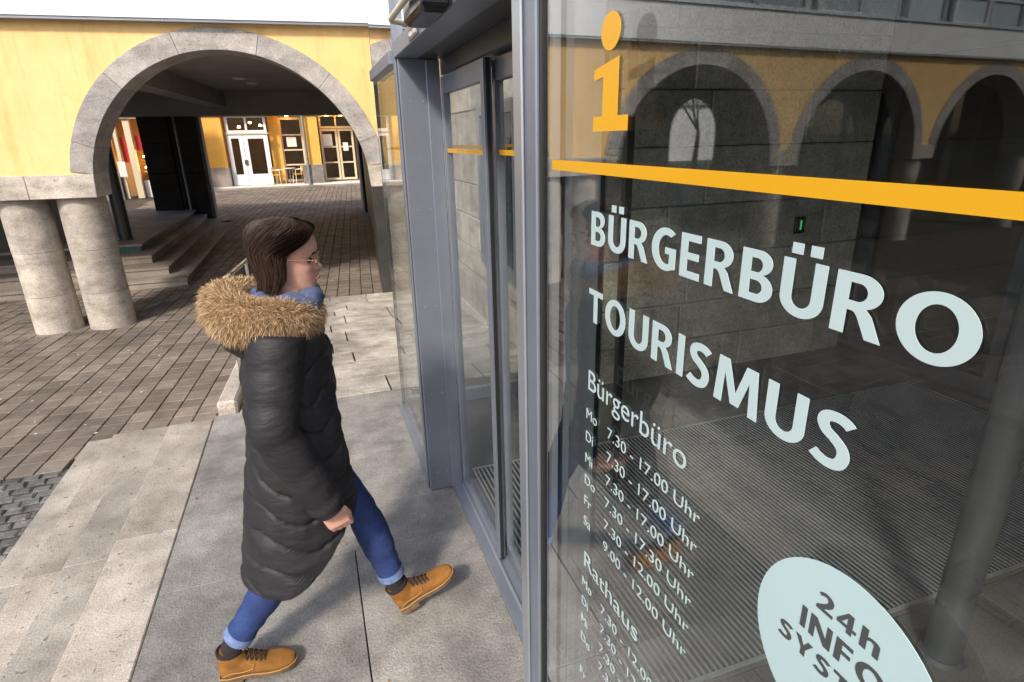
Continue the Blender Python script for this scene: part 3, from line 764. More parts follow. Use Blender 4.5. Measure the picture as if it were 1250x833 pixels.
# ------------------------------------------------------------------ glass vestibule
ve = thing('entrance_vestibule', (G, 1.5, 0), 'glass entrance vestibule with blue grey aluminium frames and lettering', 'entrance')
def vb(name, x0, x1, y0, y1, z0, z1, mat, par=None, bev=.003):
    m_ = MB(); m_.box(x0, x1, y0, y1, z0, z1); return obj(name, m_, mat, par or ve, bevel=bev)
# big pane with lettering
PY1 = 1.152
pane = vb('pane', G+.002, G+.030, -1.6, PY1, .09, 3.22, 'glass', bev=0)
vb('spacer_bar', G+.008, G+.024, PY1-.030, PY1-.014, .10, 3.2, 'aluminium_light', pane, 0)
vb('gasket', G-.006, G+.036, PY1, PY1+.010, .0, 3.3, 'rubber')
vb('mullion', G-.012, G+.14, PY1+.010, 1.275, 0, 3.32, 'aluminium')
vb('mullion_nose', G-.020, G-.0125, 1.225, 1.279, 0, 3.32, 'aluminium_light')
vb('bottom_rail', G-.01, G+.06, -1.6, PY1, .0, .088, 'aluminium'); vb('top_rail', G-.01, G+.06, -1.6, PY1, 3.222, 3.32, 'aluminium')
vb('mullion', G-.012, G+.14, -1.72, -1.602, 0, 3.32, 'aluminium')
# door bay: jamb on the far side, lintel, upper light
vb('jamb_post', G-.012, G+.05, 2.952, 3.01, 0, 3.32, 'aluminium')
vb('gasket', G-.006, G+.05, 2.941, 2.951, 0, 2.302, 'rubber')
vb('jamb_reveal', G-.004, .648, 2.915, 2.940, 0.002, 2.3035, 'aluminium')
vb('jamb_reveal_trim', .585, .650, 2.905, 2.9145, 0.004, 2.298, 'aluminium_light' if False else 'aluminium')
vb('lintel', G-.016, G+.09, 1.276, 2.951, 2.304, 2.372, 'aluminium')
vb('lintel_soffit', G+.092, .66, 1.276, 2.945, 2.3045, 2.36, 'aluminium_dark')
vb('door_header', .662, .80, 1.276, 2.945, 2.235, 2.42, 'aluminium_dark')
vb('transom', G-.03, G+.05, 3.011, 3.86, 2.285, 2.345, 'aluminium')
vb('upper_pane', G+.012, G+.034, 1.277, 2.950, 2.374, 3.22, 'glass', bev=0); vb('top_rail', G-.01, G+.06, 1.276, 2.951, 3.222, 3.318, 'aluminium')
vb('upper_pane', G+.012, G+.034, 3.012, 4.05, 2.347, 3.22, 'glass', bev=0); vb('top_rail', G-.01, G+.06, 3.011, 4.05, 3.222, 3.318, 'aluminium')
vb('side_pane', G+.012, G+.034, 3.012, 4.05, .055, 2.283, 'door_glass', bev=0)
vb('bottom_rail', G-.008, G+.055, 3.011, 4.08, 0, .053, 'aluminium')
# end wall of the vestibule
vb('end_pane', G+.05, 1.90, 4.062, 4.084, .10, 2.9, 'door_glass', bev=0)
vb('bottom_rail', G+.056, 1.915, 4.04, 4.10, 0, .098, 'aluminium'); vb('top_rail', G+.05, 1.915, 4.04, 4.10, 2.905, 3.318, 'aluminium')
vb('end_post', 1.86, 1.915, 4.035, 4.105, .1, 2.9, 'aluminium_dark')
vb('pane_edge', G+.011, G+.035, 4.0505, 4.058, .055, 3.22, 'pole_grey', bev=0)
vb('stripe', G+.06, 1.85, 4.056, 4.0595, 1.889, 1.908, 'yellow_film', bev=0)
vb('partition_post', 1.46, 1.50, 2.56, 2.60, .014, 3.3, 'rubber')
for z in (.12, .62, 1.12, 1.62, 2.12):
    for x_ in (.505, .565):
        m_ = MB(); m_.loft([[(x_+.005*math.cos(q*math.pi/5), y_, z+.005*math.sin(q*math.pi/5)) for q in range(10)] for y_ in (2.9145, 2.9125)]); obj('screw', m_, 'aluminium_light', ve)
# threshold
vb('threshold', .596, .74, 1.276, 2.94, .0, .010, 'aluminium'); vb('guide_rail', .642, .656, 1.28, 2.9, .0105, .020, 'aluminium_light')
# sliding door leaves
def leaf(x, y0, y1, dark):
    fr = MB(); a = .038
    fr.box(x, x+.034, y0, y0+a, .022, 2.225); fr.box(x, x+.034, y1-a, y1, .022, 2.225)
    fr.box(x+.001, x+.033, y0+a, y1-a, .022, .07); fr.box(x+.001, x+.033, y0+a, y1-a, 2.15, 2.225)
    d_ = obj('sliding_door', fr, 'aluminium', ve, bevel=.002)
    m_ = MB(); m_.box(x+.010, x+.024, y0+a, y1-a, .07, 2.15); p_ = obj('pane', m_, 'door_glass', d_)
    m_ = MB(); m_.box(x+.007, x+.0095, y0+a+.002, y1-a-.002, 1.889, 1.908); obj('stripe', m_, 'yellow_film', d_)
    m_ = MB(); m_.box(x+.010, x+.024, y0-.010, y0-.0005, .022, 2.225); obj('edge_seal', m_, 'rubber', d_)
leaf(.650, 2.20, 2.902, 0); leaf(.702, 1.80, 2.26, 1); leaf(.650, 1.288, 1.84, 0)
# lettering on the big pane: text x axis runs towards the camera (-y)
def text_mesh(txt, bold=0.0):
    cu = bpy.data.curves.new('t', 'FONT'); cu.body = txt; cu.size = 1.0; cu.offset = bold; cu.resolution_u = 5
    o = bpy.data.objects.new('t', cu); COL.objects.link(o)
    dg = bpy.context.evaluated_depsgraph_get(); dg.update()
    me = bpy.data.meshes.new_from_object(o.evaluated_get(dg)); bpy.data.objects.remove(o)
    return me
def cap_h():
    me = text_mesh('H'); ys_ = [v.co.y for v in me.vertices]; return max(ys_)
CAPH = cap_h()
def write(txt, ya, yb, z, cap, mat='white_film', bold=0.0, x=None, par=None, depth=.0006, base_h='H'):
    """letters from y=ya (left) to y=yb (right), baseline z, cap height cap"""
    me = text_mesh(txt, bold)
    xs = [v.co.x for v in me.vertices]; x0, x1 = min(xs), max(xs)
    ky = (ya-yb)/(x1-x0); kz = cap/(CAPH+2*bold*0.9)
    bm = bmesh.new(); bm.from_mesh(me)
    bmesh.ops.remove_doubles(bm, verts=bm.verts, dist=1e-5)
    r = bmesh.ops.extrude_face_region(bm, geom=list(bm.faces)); 
    top = [g_ for g_ in r['geom'] if isinstance(g_, bmesh.types.BMVert)]
    ts = set(top)
    xx = G if x is None else x
    for v in bm.verts:
        d_ = depth if v in ts else 0.0
        v.co = Vector((xx-.0005-d_, ya-(v.co.x-x0)*ky, z+(v.co.y+bold*.9)*kz))
    bmesh.ops.recalc_face_normals(bm, faces=bm.faces)
    bm.to_mesh(me); bm.free(); me.name = 'lettering'; me.materials.clear()
    for p in me.polygons: p.use_smooth = False
    o = obj('lettering', me, mat, par or pane)
    if cap < .03: o['kind'] = 'stuff'
    return o
def arc(cx, cy, rx, ry, a0, a1, n=18):
    return [(cx+rx*math.cos(RAD(a0+(a1-a0)*i/n)), cy+ry*math.sin(RAD(a0+(a1-a0)*i/n))) for i in range(n+1)]
def stroke(pts, hw):
    P_ = []
    for i in range(len(pts)-1):
        p = [pts[max(i-1, 0)], pts[i], pts[i+1], pts[min(i+2, len(pts)-1)]]
        for q in range(6):
            t_ = q/6; P_.append(tuple(.5*((2*p[1][k])+(-p[0][k]+p[2][k])*t_+(2*p[0][k]-5*p[1][k]+4*p[2][k]-p[3][k])*t_**2+(-p[0][k]+3*p[1][k]-3*p[2][k]+p[3][k])*t_**3) for k in (0, 1)))
    P_.append(pts[-1]); L_, R_ = [], []
    for i, p in enumerate(P_):
        a_, b_ = P_[max(i-1, 0)], P_[min(i+1, len(P_)-1)]; dx, dy = b_[0]-a_[0], b_[1]-a_[1]; l_ = math.hypot(dx, dy)
        L_.append((p[0]-dy/l_*hw*.95, p[1]+dx/l_*hw)); R_.append((p[0]+dy/l_*hw*.95, p[1]-dx/l_*hw))
    return L_+R_[::-1]
SV = .182
def ucup(w_): return [(0, 1), (0, .36)]+arc(w_/2, .33, w_/2, .345, 180, 360)+[(w_, .36), (w_, 1), (w_-SV, 1), (w_-SV, .36)]+arc(w_/2, .345, w_/2-SV, .185, 0, -180)+[(SV, .36), (SV, 1)]
GLY = {
 'B': (.60, [[(0, 0), (.32, 0)]+arc(.32, .278, .28, .278, -90, 72)+arc(.31, .76, .25, .24, -58, 90)+[(0, 1)]], [[(SV, .155), (.30, .155)]+arc(.30, .288, .115, .133, -90, 90)+[(SV, .42)], [(SV, .575), (.29, .575)]+arc(.29, .71, .10, .135, -90, 90)+[(SV, .845)]]),
 'R': (.63, [[(0, 0), (0, 1), (.31, 1)]+arc(.31, .725, .27, .275, 90, -55)+[(.415, .47), (.49, .38), (.64, 0), (.455, 0), (.32, .33), (.275, .395), (.235, .405), (SV, .405), (SV, 0)]], [[(SV, .56), (.29, .56)]+arc(.29, .705, .115, .145, -90, 90)+[(SV, .85)]]),
 'E': (.50, [[(0, 0), (.50, 0), (.50, .165), (SV, .165), (SV, .425), (.46, .425), (.46, .585), (SV, .585), (SV, .835), (.49, .835), (.49, 1), (0, 1)]], []),
 'O': (.80, [arc(.40, .5, .40, .515, 0, 348, 40)], [arc(.40, .5, .205, .345, 0, 348, 40)]),
 'U': (.66, [ucup(.66)], []),
 'G': (.70, [arc(.41, .5, .41, .515, 52, 300)+[(.70, .075), (.70, .555), (.40, .555), (.40, .40), (.525, .40), (.525, .175)]+arc(.435, .5, .225, .345, 292, 62)], []),
 'T': (.60, [[(0, .835), (.217, .835), (.217, 0), (.383, 0), (.383, .835), (.60, .835), (.60, 1), (0, 1)]], []),
 'I': (.17, [[(0, 0), (.17, 0), (.17, 1), (0, 1)]], []),
 'S': (.53, [stroke([(.475, .84), (.40, .90), (.28, .925), (.15, .88), (.105, .76), (.16, .635), (.28, .555), (.40, .44), (.435, .29), (.38, .135), (.25, .075), (.12, .10), (.02, .16)], .088)], []),
 'M': (.90, [[(0, 0), (.06, 1), (.275, 1), (.45, .33), (.625, 1), (.84, 1), (.90, 0), (.73, 0), (.70, .70), (.535, .07), (.365, .07), (.20, .70), (.17, 0)]], []),
 'N': (.68, [[(0, 0), (0, 1), (.19, 1), (.52, .36), (.52, 1), (.68, 1), (.68, 0), (.49, 0), (.16, .64), (.16, 0)]], []),
 'F': (.48, [[(0, 0), (SV, 0), (SV, .42), (.44, .42), (.44, .58), (SV, .58), (SV, .835), (.48, .835), (.48, 1), (0, 1)]], []),
 'Y': (.66, [[(.247, 0), (.413, 0), (.413, .40), (.66, 1), (.47, 1), (.33, .59), (.19, 1), (0, 1), (.247, .40)]], []),
 'h': (.55, [[(0, 0), (0, 1.04), (SV, 1.04), (SV, .66)]+[(.20, .70), (.28, .745), (.36, .75)]+arc(.38, .58, .17, .17, 80, 0)+[(.55, 0), (.385, 0), (.385, .50)]+arc(.30, .50, .085, .10, 0, 120)+[(.20, .53), (SV, .46), (SV, 0)]], []),
 '2': (.54, [[(0, 0), (.54, 0), (.54, .16), (.23, .16), (.40, .36), (.50, .53), (.52, .70)]+arc(.27, .72, .25, .295, 0, 140)+[(.02, .86), (.10, .74), (.17, .82), (.25, .85), (.32, .82), (.345, .70), (.31, .57), (.20, .40), (0, .18)]], []),
 '4': (.60, [[(.32, 0), (.48, 0), (.48, .22), (.60, .22), (.60, .37), (.48, .37), (.48, 1), (.30, 1), (0, .38), (0, .22), (.32, .22)]], [[(.15, .37), (.32, .37), (.32, .75)]]),
}
def bold_word(txt, ya, yb, z, cap, mat, x=None, gap=.127):
    tot = sum(GLY['U' if c == 'Ü' else c][0] for c in txt)+gap*(len(txt)-1)
    k_ = (ya-yb)/tot; cur = 0; root = None; xx = G if x is None else x
    for c in txt:
        w_, outs, holes = GLY['U' if c == 'Ü' else c]
        loops = list(outs)+list(holes)
        if c == 'Ü': loops += [[(.105, 1.09), (.275, 1.09), (.275, 1.28), (.105, 1.28)], [(.385, 1.09), (.555, 1.09), (.555, 1.28), (.385, 1.28)]]
        cu = bpy.data.curves.new('t', 'CURVE'); cu.dimensions = '2D'; cu.fill_mode = 'BOTH'; cu.extrude = .0003
        for lp in loops:
            sp = cu.splines.new('POLY'); sp.points.add(len(lp)-1); sp.use_cyclic_u = True
            for pt, (a_, b_) in zip(sp.points, lp): pt.co = ((cur+a_)*k_, b_*cap, 0, 1)
        o = bpy.data.objects.new('t', cu); COL.objects.link(o)
        dg = bpy.context.evaluated_depsgraph_get(); dg.update()
        me = bpy.data.meshes.new_from_object(o.evaluated_get(dg)); bpy.data.objects.remove(o)
        for v in me.vertices: v.co = Vector((xx-.0009-v.co.z, ya-v.co.x, z+v.co.y))
        for p in me.polygons: p.use_smooth = False
        me.name = 'letter'; me.materials.clear()
        obj('letter', me, mat, pane)
        cur += w_+gap
bold_word('BÜRGERBÜRO', .924, .272, 1.769, .0585, 'white_film')
bold_word('TOURISMUS', .926, .357, 1.6285, .0605, 'white_film')
write('Bürgerbüro', .920, .605, 1.490, .040, bold=-.004)
for k, (d_, h_) in enumerate((('Mo', '7.30 - 17.00 Uhr'), ('Di', '7.30 - 17.00 Uhr'), ('Mi', '7.30 - 17.00 Uhr'), ('Do', '7.30 - 17.30 Uhr'), ('Fr', '7.30 - 12.00 Uhr'), ('Sa', '9.00 - 12.00 Uhr'))):
    z = 1.426-.0497*k
    write(d_, .925, .925-(.044 if d_ in ('Mo', 'Do') else .030), z, .0215, bold=-.006)
    write(h_, .838, .564, z, .0215, bold=-.006)
write('Rathaus', .918, .699, 1.074, .038, bold=-.004)
for k, d_ in enumerate(('Mo', 'Di', 'Mi', 'Do', None, 'Fr')):
    if d_ is None: continue
    z = 1.018-.0515*k
    write(d_, .925, .925-(.044 if d_ in ('Mo', 'Do') else .030), z, .0215)
    write('7.30 - 12.00 Uhr', .838, .564, z, .0215, bold=-.006)
# the yellow stripe and the information i
m_ = MB(); m_.box(G-.0012, G-.0004, -1.6, 1.104, 1.889, 1.908); obj('stripe', m_, 'yellow_film', pane)
m_ = MB(); m_.box(G+.0302, G+.0308, PY1-.03, PY1, 1.889, 1.908); obj('stripe', m_, 'yellow_film', pane)
ip = [(.927, 1.957), (.814, 1.957), (.814, 1.9795), (.8465, 1.9795), (.8465, 2.062), (.862, 2.060), (.927, 2.050), (.927, 2.034), (.8955, 2.0375), (.8955, 1.9795), (.927, 1.9795)]
im = MB(); im.prism(ip, G-.0014, G-.0006, lambda a, t_, b: (t_, a, b))
obj('information_sign', im, 'yellow_film', pane)
im = MB(); im.prism([(.8755+0.0305*math.cos(q*math.pi/20), 2.0995+.0265*math.sin(q*math.pi/20)) for q in range(40)], G-.0014, G-.0006, lambda a, t_, b: (t_, a, b))
obj('information_dot', im, 'yellow_film', pane)
# pale oval with dark lettering
im = MB(); im.prism([(.325+.1165*math.cos(q*math.pi/36), 1.412+.1165*math.sin(q*math.pi/36)) for q in range(72)], G-.0012, G-.0005, lambda a, t_, b: (t_, a, b))
ov = obj('sticker', im, 'oval_film', pane)
bold_word('24h', .362, .288, 1.4665, .0235, 'pole_grey', x=G-.0008)
bold_word('INFO', .378, .274, 1.4265, .0275, 'pole_grey', x=G-.0008)
bold_word('SYSTEM', .404, .246, 1.391, .0225, 'pole_grey', x=G-.0008)
# door sensor with its white bracket above the lintel
ds = thing('door_sensor', (G-.05, 2.3, 2.45), 'black door sensor in a cream bracket above the sliding doors', 'sensor')
br = MB(); br.tube([(G-.012, 2.28, 2.33), (.34, 2.23, 2.335), (.335, 2.20, 2.335), (.335, 1.56, 2.335), (.345, 1.53, 2.335), (G-.012, 1.50, 2.33)], .010, 8)
obj('bracket', br, 'rail_beige', ds, sm=60)
m_ = MB(); m_.loft([[(.395+a*k, 1.92+b*k, z) for a, b in ((-.04, -.15), (.04, -.15), (.045, .0), (.04, .15), (-.04, .15), (-.045, 0))] for z, k in ((2.285, .8), (2.30, 1), (2.345, 1), (2.36, .85))]); obj('housing', m_, 'black_box', ds, bevel=.006)
m_ = MB(); m_.box(G-.0205, G-.0165, 2.31, 2.50, 2.312, 2.348); lbp = obj('label_plate', m_, 'pole_grey', ds)
m_ = MB(); m_.tube([(G-.0212, 2.49-q*.0085, 2.33+.010*math.sin(q*1.9)) for q in range(20)], .0012, 5); obj('label_mark', m_, 'white_plastic', lbp)

# dry leaves on the ground
for k in range(16):
    x, y = [(random.uniform(-.4, .4), random.uniform(4.2, 8.8)), (random.uniform(-.85, .4), random.uniform(1.7, 4.0)), (.60+random.uniform(-.03, .03), 2.95+random.uniform(-.05, .02))][k % 3]
    r = random.uniform(.008, .018); z = rampz(y)+.004+(.01 if x > .55 else 0); a = random.uniform(0, 6)
    m_ = MB(); m_.add([(x+r*math.cos(a), y+r*math.sin(a), z), (x-.4*r*math.sin(a), y+.4*r*math.cos(a), z+.003), (x-r*math.cos(a), y-r*math.sin(a), z+.001), (x+.4*r*math.sin(a), y-.4*r*math.cos(a), z+.002)], [(0, 1, 2), (0, 2, 3)])
    o = obj('dry_leaf', m_, 'leaf_dry'); tag(o, 'tiny dry brown leaf lying on the stone slabs', 'leaf', 'dry leaves on the slabs')

# ------------------------------------------------------------------ yard tree, unseen trees added to dapple the landing, house opposite
def bare_tree(x, y, z0, hgt, seed, label, spread=1.0, levels=5):
    rn = random.Random(seed); root = thing('bare_tree', (x, y, z0), label, 'tree', 'bare trees')
    tr = MB(); cr = MB()
    def grow(p, d, L, r, lv):
        pts = [p]; q = p.copy(); dd = d.copy(); n_ = 4
        for i in range(n_):
            dd = (dd+Vector((rn.uniform(-.16, .16), rn.uniform(-.16, .16), rn.uniform(-.02, .10)))).normalized()
            q = q+dd*(L/n_); pts.append(q.copy())
        rr = [r*(1-.42*i/n_) for i in range(n_+1)]
        (tr if lv >= levels-1 else cr).tube(pts, rr, 8 if lv > 2 else (5 if lv > 1 else 3), cap=False)
        if lv <= 0: return
        for k in range(3 if lv > 1 else 5):
            f = rn.uniform(.45, 1.0) if k else 1.0
            b = pts[min(n_, int(round(f*n_)))]
            ax = Vector((rn.uniform(-1, 1), rn.uniform(-1, 1), rn.uniform(-.3, .6))).normalized()
            nd = (dd+ax*rn.uniform(.55, 1.0)*spread).normalized()
            grow(b, nd, L*rn.uniform(.58, .78), rr[-1]*rn.uniform(.55, .8), lv-1)
    grow(Vector((x, y, z0)), Vector((0, 0, 1)), hgt*.34, hgt*.022, levels)
    obj('trunk', tr, 'bark', root, sm=60); obj('crown', cr, 'bark', root)
bare_tree(-16.3, 24, -.25, 7.0, 3, 'bare tree in the yard behind the arcade, mirrored in the glass')
bare_tree(-8.2, -6.2, ZP, 9.5, 11, 'unseen bare tree added behind the camera to dapple the landing, nearer the arcade', 1.0, 6)  # dense crowns out of view, shaped to break up the sun on the landing
bare_tree(-5.6, -5.4, ZP, 9.0, 21, 'unseen bare tree added behind the camera to dapple the landing, nearer the entrance', 1.0, 6)
# yard wall and lamp behind the arcade, seen in the mirror image
yw = thing('yard_building', (-24, 42, 0), 'pale building closing the yard behind the arcade', 'building')
m_ = MB(); m_.box(-40, -9.5, 42, 48, -.1, 4.0); obj('wall', m_, 'white_paint', yw)
m_ = MB(); m_.box(-40.2, -9.3, 41.8, 48.2, 4.0, 4.15); obj('coping', m_, 'base_stone', yw)
# house across the plaza behind the photographer
hs = thing('plaza_house', (-8, -16, ZP), 'rendered house across the plaza behind the photographer', 'building')
HY, HH = -24.0, 8.0
m_ = MB(); m_.box(-34, 9, -36, HY, ZP, HH-.3); obj('wall', m_, 'house_render', hs)
m_ = MB(); m_.add([(-34.4, -36.4, HH-.3), (9.4, -36.4, HH-.3), (9.4, HY+.4, HH-.3), (-34.4, HY+.4, HH-.3), (-33, -30, HH+2), (8, -30, HH+2)], [(0, 1, 2, 3), (3, 2, 5, 4), (1, 0, 4, 5), (0, 3, 4), (2, 1, 5)]); obj('roof', m_, 'base_stone', hs)
for x in range(-32, 8, 3):
    for z in (.6, 3.6, 5.9):
        m_ = MB(); m_.box(x, x+1.2, HY+.005, HY+.06, z, z+1.6); wo_ = obj('window', m_, 'white_paint', hs)
        m_ = MB(); m_.box(x+.1, x+1.1, HY+.061, HY+.07, z+.1, z+1.5); obj('pane', m_, 'window_glass', wo_)

# ------------------------------------------------------------------ the walking woman
PX, PY = -.15, 1.99
per = thing('person', (PX, PY, 0), 'woman in long dark quilted coat with fur hood walking to the door', 'person')
def ell(c, a, b, n=20, ax=None, ay=None):
    ax = ax or Vector((1, 0, 0)); ay = ay or Vector((0, 1, 0)); c = Vector(c)
    return [c+ax*(a*math.cos(2*math.pi*j/n))+ay*(b*math.sin(2*math.pi*j/n)) for j in range(n)]
HC = Vector((-.095, 1.995, 1.487)); HT = RAD(6); HYAW = RAD(-4)
def H(x, y, z):
    cx, sx = math.cos(HT), math.sin(HT); x, z = x*cx+(z-.1)*sx, .1-x*sx+(z-.1)*cx
    cy_, sy_ = math.cos(HYAW), math.sin(HYAW); x, y = x*cy_-y*sy_, x*sy_+y*cy_
    return HC+Vector((x, y, z))
LV = [(0, .022, .072, -.01), (.006, .034, .083, .02), (.018, .044, .090, .042), (.033, .051, .088, .056), (.045, .055, .086, .064), (.058, .058, .087, .071), (.07, .060, .087, .076), (.08, .062, .086, .080),
      (.09, .064, .085, .084), (.102, .066, .084, .088), (.115, .068, .084, .092), (.128, .070, .090, .096), (.14, .072, .0945, .099), (.155, .073, .095, .101), (.172, .072, .090, .100), (.19, .067, .080, .094), (.205, .057, .064, .080), (.217, .042, .044, .058), (.226, .022, .022, .032)]
NOSE = {.07: .006, .08: .023, .09: .027, .102: .018, .115: .011, .128: .004}
LIP = {.033: .002, .045: .005, .058: .005}
def headring(z, w_, pf_, pb_, n=48, off=0):
    out = []
    for j in range(n):
        a = 2*math.pi*j/n; ca, sa = math.cos(a), math.sin(a)
        p = (pf_ if ca > 0 else pb_)+off
        e = .85 if ca > 0 else 1.0
        x = math.copysign(abs(ca)**e, ca)*p; y = math.copysign(abs(sa)**.9, sa)*(w_+off)
        da = min(a, 2*math.pi-a)
        if not off:
            x += NOSE.get(z, 0)*math.exp(-(da/.13)**2)+LIP.get(z, 0)*math.exp(-(da/.35)**2)
            if z in (.102, .115): x -= .010*math.exp(-((da-.42)/.17)**2)
            if z in (.08, .09): x += .004*math.exp(-((da-.75)/.25)**2)
        out.append(H(x, y, z))
    return out
body = MB()
body.loft([headring(*l) for l in LV])
body.tube([(-.125, 1.995, 1.36), (-.12, 1.995, 1.43), (-.105, 1.995, 1.50), (-.10, 1.995, 1.55)], [.075, .058, .052, .05], 20)
body.loft([ell((-.15+dx, 1.995, z), a, b, 24) for z, a, b, dx in ((.86, .10, .14, 0), (.95, .12, .165, 0), (1.08, .10, .135, 0), (1.22, .115, .15, 0), (1.33, .11, .165, .0), (1.39, .08, .12, .01), (1.42, .055, .07, .02))])
for sgn in (-1, 1): body.loft([[H(-.008+q_*.9*.016*math.cos(2*math.pi*j/12), sgn*(.066+k_), .105+.03*math.sin(2*math.pi*j/12)*q_) for j in range(12)] for k_, q_ in ((0, 1), (.008, 1.05), (.013, .7))])
HIP_R, HIP_L = Vector((-.15, 1.92, .90)), Vector((-.15, 2.07, .90))
KNE_R, KNE_L = Vector((-.235, 1.94, .50)), Vector((.050, 2.055, .53))
ANK_R, ANK_L = Vector((-.478, 1.945, .12)), Vector((.132, 2.045, .15))
for h_, k_, a_ in ((HIP_R, KNE_R, ANK_R), (HIP_L, KNE_L, ANK_L)):
    body.tube([h_, h_.lerp(k_, .5), k_, k_.lerp(a_, .35), a_.lerp(k_, .06)], [.080, .060, .042, .034, .024], 16)
SH_R, EL_R, WR_R = Vector((-.16, 1.815, 1.375)), Vector((-.20, 1.765, 1.10)), Vector((-.075, 1.775, .79))
SH_L, EL_L, WR_L = Vector((-.16, 2.175, 1.375)), Vector((-.26, 2.23, 1.11)), Vector((-.25, 2.23, .85))
def arm_hand(S, E, W, fwd):
    body.tube([S, S.lerp(E, .5), E, E.lerp(W, .4), W], [.052, .045, .038, .036, .026], 14)
    d_ = (W-E).normalized(); side = Vector((0, 1, 0)); f_ = fwd.normalized()
    # palm: width runs along f_, thickness along the body's side axis
    body.loft([[W+d_*u+f_*(wd*math.cos(2*math.pi*j/14))+side*(tk*math.sin(2*math.pi*j/14)) for j in range(14)] for u, wd, tk in ((-.01, .024, .020), (.02, .034, .018), (.055, .042, .017), (.085, .041, .014), (.095, .036, .010))])
    inw = side if S.y < PY else -side
    for q, (o_, L) in enumerate(((.031, .072), (.011, .080), (-.011, .075), (-.030, .060))):
        b = W+d_*.085+f_*o_
        p1 = b+(d_*.9+inw*.45).normalized()*L*.45; p2 = p1+(d_*.25+inw*.95).normalized()*L*.34; p3 = p2+(-d_*.55+inw*.5).normalized()*L*.28
        body.tube([b-d_*.015, b, p1, p2, p3], [.0098, .0098, .0092, .0085, .0065], 8)
    b = W+d_*.022+f_*.028
    body.tube([b-f_*.008, b+f_*.014+d_*.018, b+f_*.016+d_*.048+inw*.012, b+f_*.010+d_*.070+inw*.022], [.0115, .0108, .0096, .0075], 8)
arm_hand(SH_R, EL_R, WR_R, Vector((1, 0, .35))); arm_hand(SH_L, EL_L, WR_L, Vector((1, 0, 0)))
obj('body', remesh('body', body, .0048, 2), 'skin', per)
# face details
for sg in (-1, 1):
    m_ = MB(); c_ = H(.071, sg*.032, .113)
    m_.loft([ell(c_+Vector((0, 0, .009*math.sin(q))), .010*math.cos(q)+.0005, .013*math.cos(q)+.0005, 12) for q in (-1.4, -.8, 0, .8, 1.4)])
    obj('eye', m_, 'lens', per, sm=80)
    m_ = MB(); m_.tube([H(.092-abs(t_-.3)*.016, sg*(.014+.036*t_), .131+.006*math.sin(t_*3)) for t_ in (0, .33, .66, 1)], [.002, .0032, .003, .0015], 6); obj('eyebrow', m_, 'hair', per, sm=60)
m_ = MB(); m_.tube([H(.091, -.020, .049), H(.0955, -.010, .0505), H(.097, 0, .0495), H(.0955, .010, .0505), H(.091, .020, .049)], [.002, .0045, .005, .0045, .002], 8); obj('mouth', m_, 'lips', per, sm=60)
gl_ = MB()
for sg in (-1, 1):
    gl_.tube([H(.098-.006*abs(math.cos(q*math.pi/8)), sg*(.034)+.025*math.cos(q*math.pi/8), .108+.019*math.sin(q*math.pi/8)) for q in range(17)], .0012, 6, cap=False)
    gl_.tube([H(.094, sg*.059, .116), H(.06, sg*.069, .117), H(.0, sg*.073, .115)], .0014, 6)
gl_.tube([H(.098, -.009, .113), H(.101, 0, .116), H(.098, .009, .113)], .0013, 6)
obj('glasses', gl_, 'gold_wire', per, sm=60)

# hair: shell over the skull plus strands that fall behind the shoulder
hr_ = MB(); NH = 44
def hairpt(u, v):
    """u 0..1 from left face edge round the back to the right face edge; v 0 crown .. 1 tips"""
    zf = .232-.232*v if v < .62 else .088-(v-.62)*.40
    a0 = RAD(88) if zf < .13 else RAD(max(4, 88-((zf-.13)/.085)**1.3*88))
    if zf < .05: a0 = RAD(88+min(24, (.05-zf)*300))
    a = a0+(2*math.pi-2*a0)*u
    import bisect
    zq = max(0.0, min(.226, zf)); i = max(1, min(len(LV)-1, bisect.bisect([l[0] for l in LV], zq)))
    l0, l1 = LV[i-1], LV[i]; f_ = (zq-l0[0])/(l1[0]-l0[0]+1e-9)
    w_, pf_, pb_ = [l0[k]+(l1[k]-l0[k])*f_ for k in (1, 2, 3)]
    off = .016+.006*math.sin(u*40)*.3
    if zf < .09:
        k = min(1, (.09-zf)/.10); w_ = w_*(1-k)+.066*k; pb_ = pb_*(1-k)+.078*k; pf_ = pf_*(1-k)+.05*k
    ca, sa = math.cos(a), math.sin(a); p = (pf_ if ca > 0 else pb_)+off
    kt = max(0.0, (zf-.205)/.027); w_, p = (w_+off)*math.sqrt(max(0, 1-kt**2.2))-off, p*math.sqrt(max(0, 1-kt**2.2))
    return H(math.copysign(abs(ca)**.85, ca)*p, sa*(w_+off), max(zf, -.2)+.010*min(1, max(0, (zf-.14)/.06)))
rings = [[hairpt(u/NH, v/26) for u in range(NH+1)] for v in range(0, 27)]
hr_.loft(rings, cap=False, closed=False)
rn = random.Random(5)
for k in range(2200):
    u0 = rn.random(); v0 = rn.uniform(.02, .5); v1 = min(1.04, v0+rn.uniform(.3, .6)); wv = rn.uniform(.0005, .0017); off = abs(rn.gauss(.001, .004)); dr = rn.uniform(-.02, .02)
    pts = [hairpt(min(1, max(0, u0+dr*q/6)), v0+(v1-v0)*q/6) for q in range(7)]
    c0 = H(-.01, 0, .09); vs = []
    for q, p in enumerate(pts):
        nrm = Vector((p.x-c0.x, p.y-c0.y, (p.z-c0.z)*.4)).normalized(); tan = Vector((0, 0, 1)).cross(nrm).normalized()
        ww = wv*(1-abs(q-3)/4.2); vs += [p+nrm*off+tan*ww, p+nrm*(off+.001)-tan*ww]
    hr_.add(vs, [(2*q, 2*q+1, 2*q+3, 2*q+2) for q in range(6)])
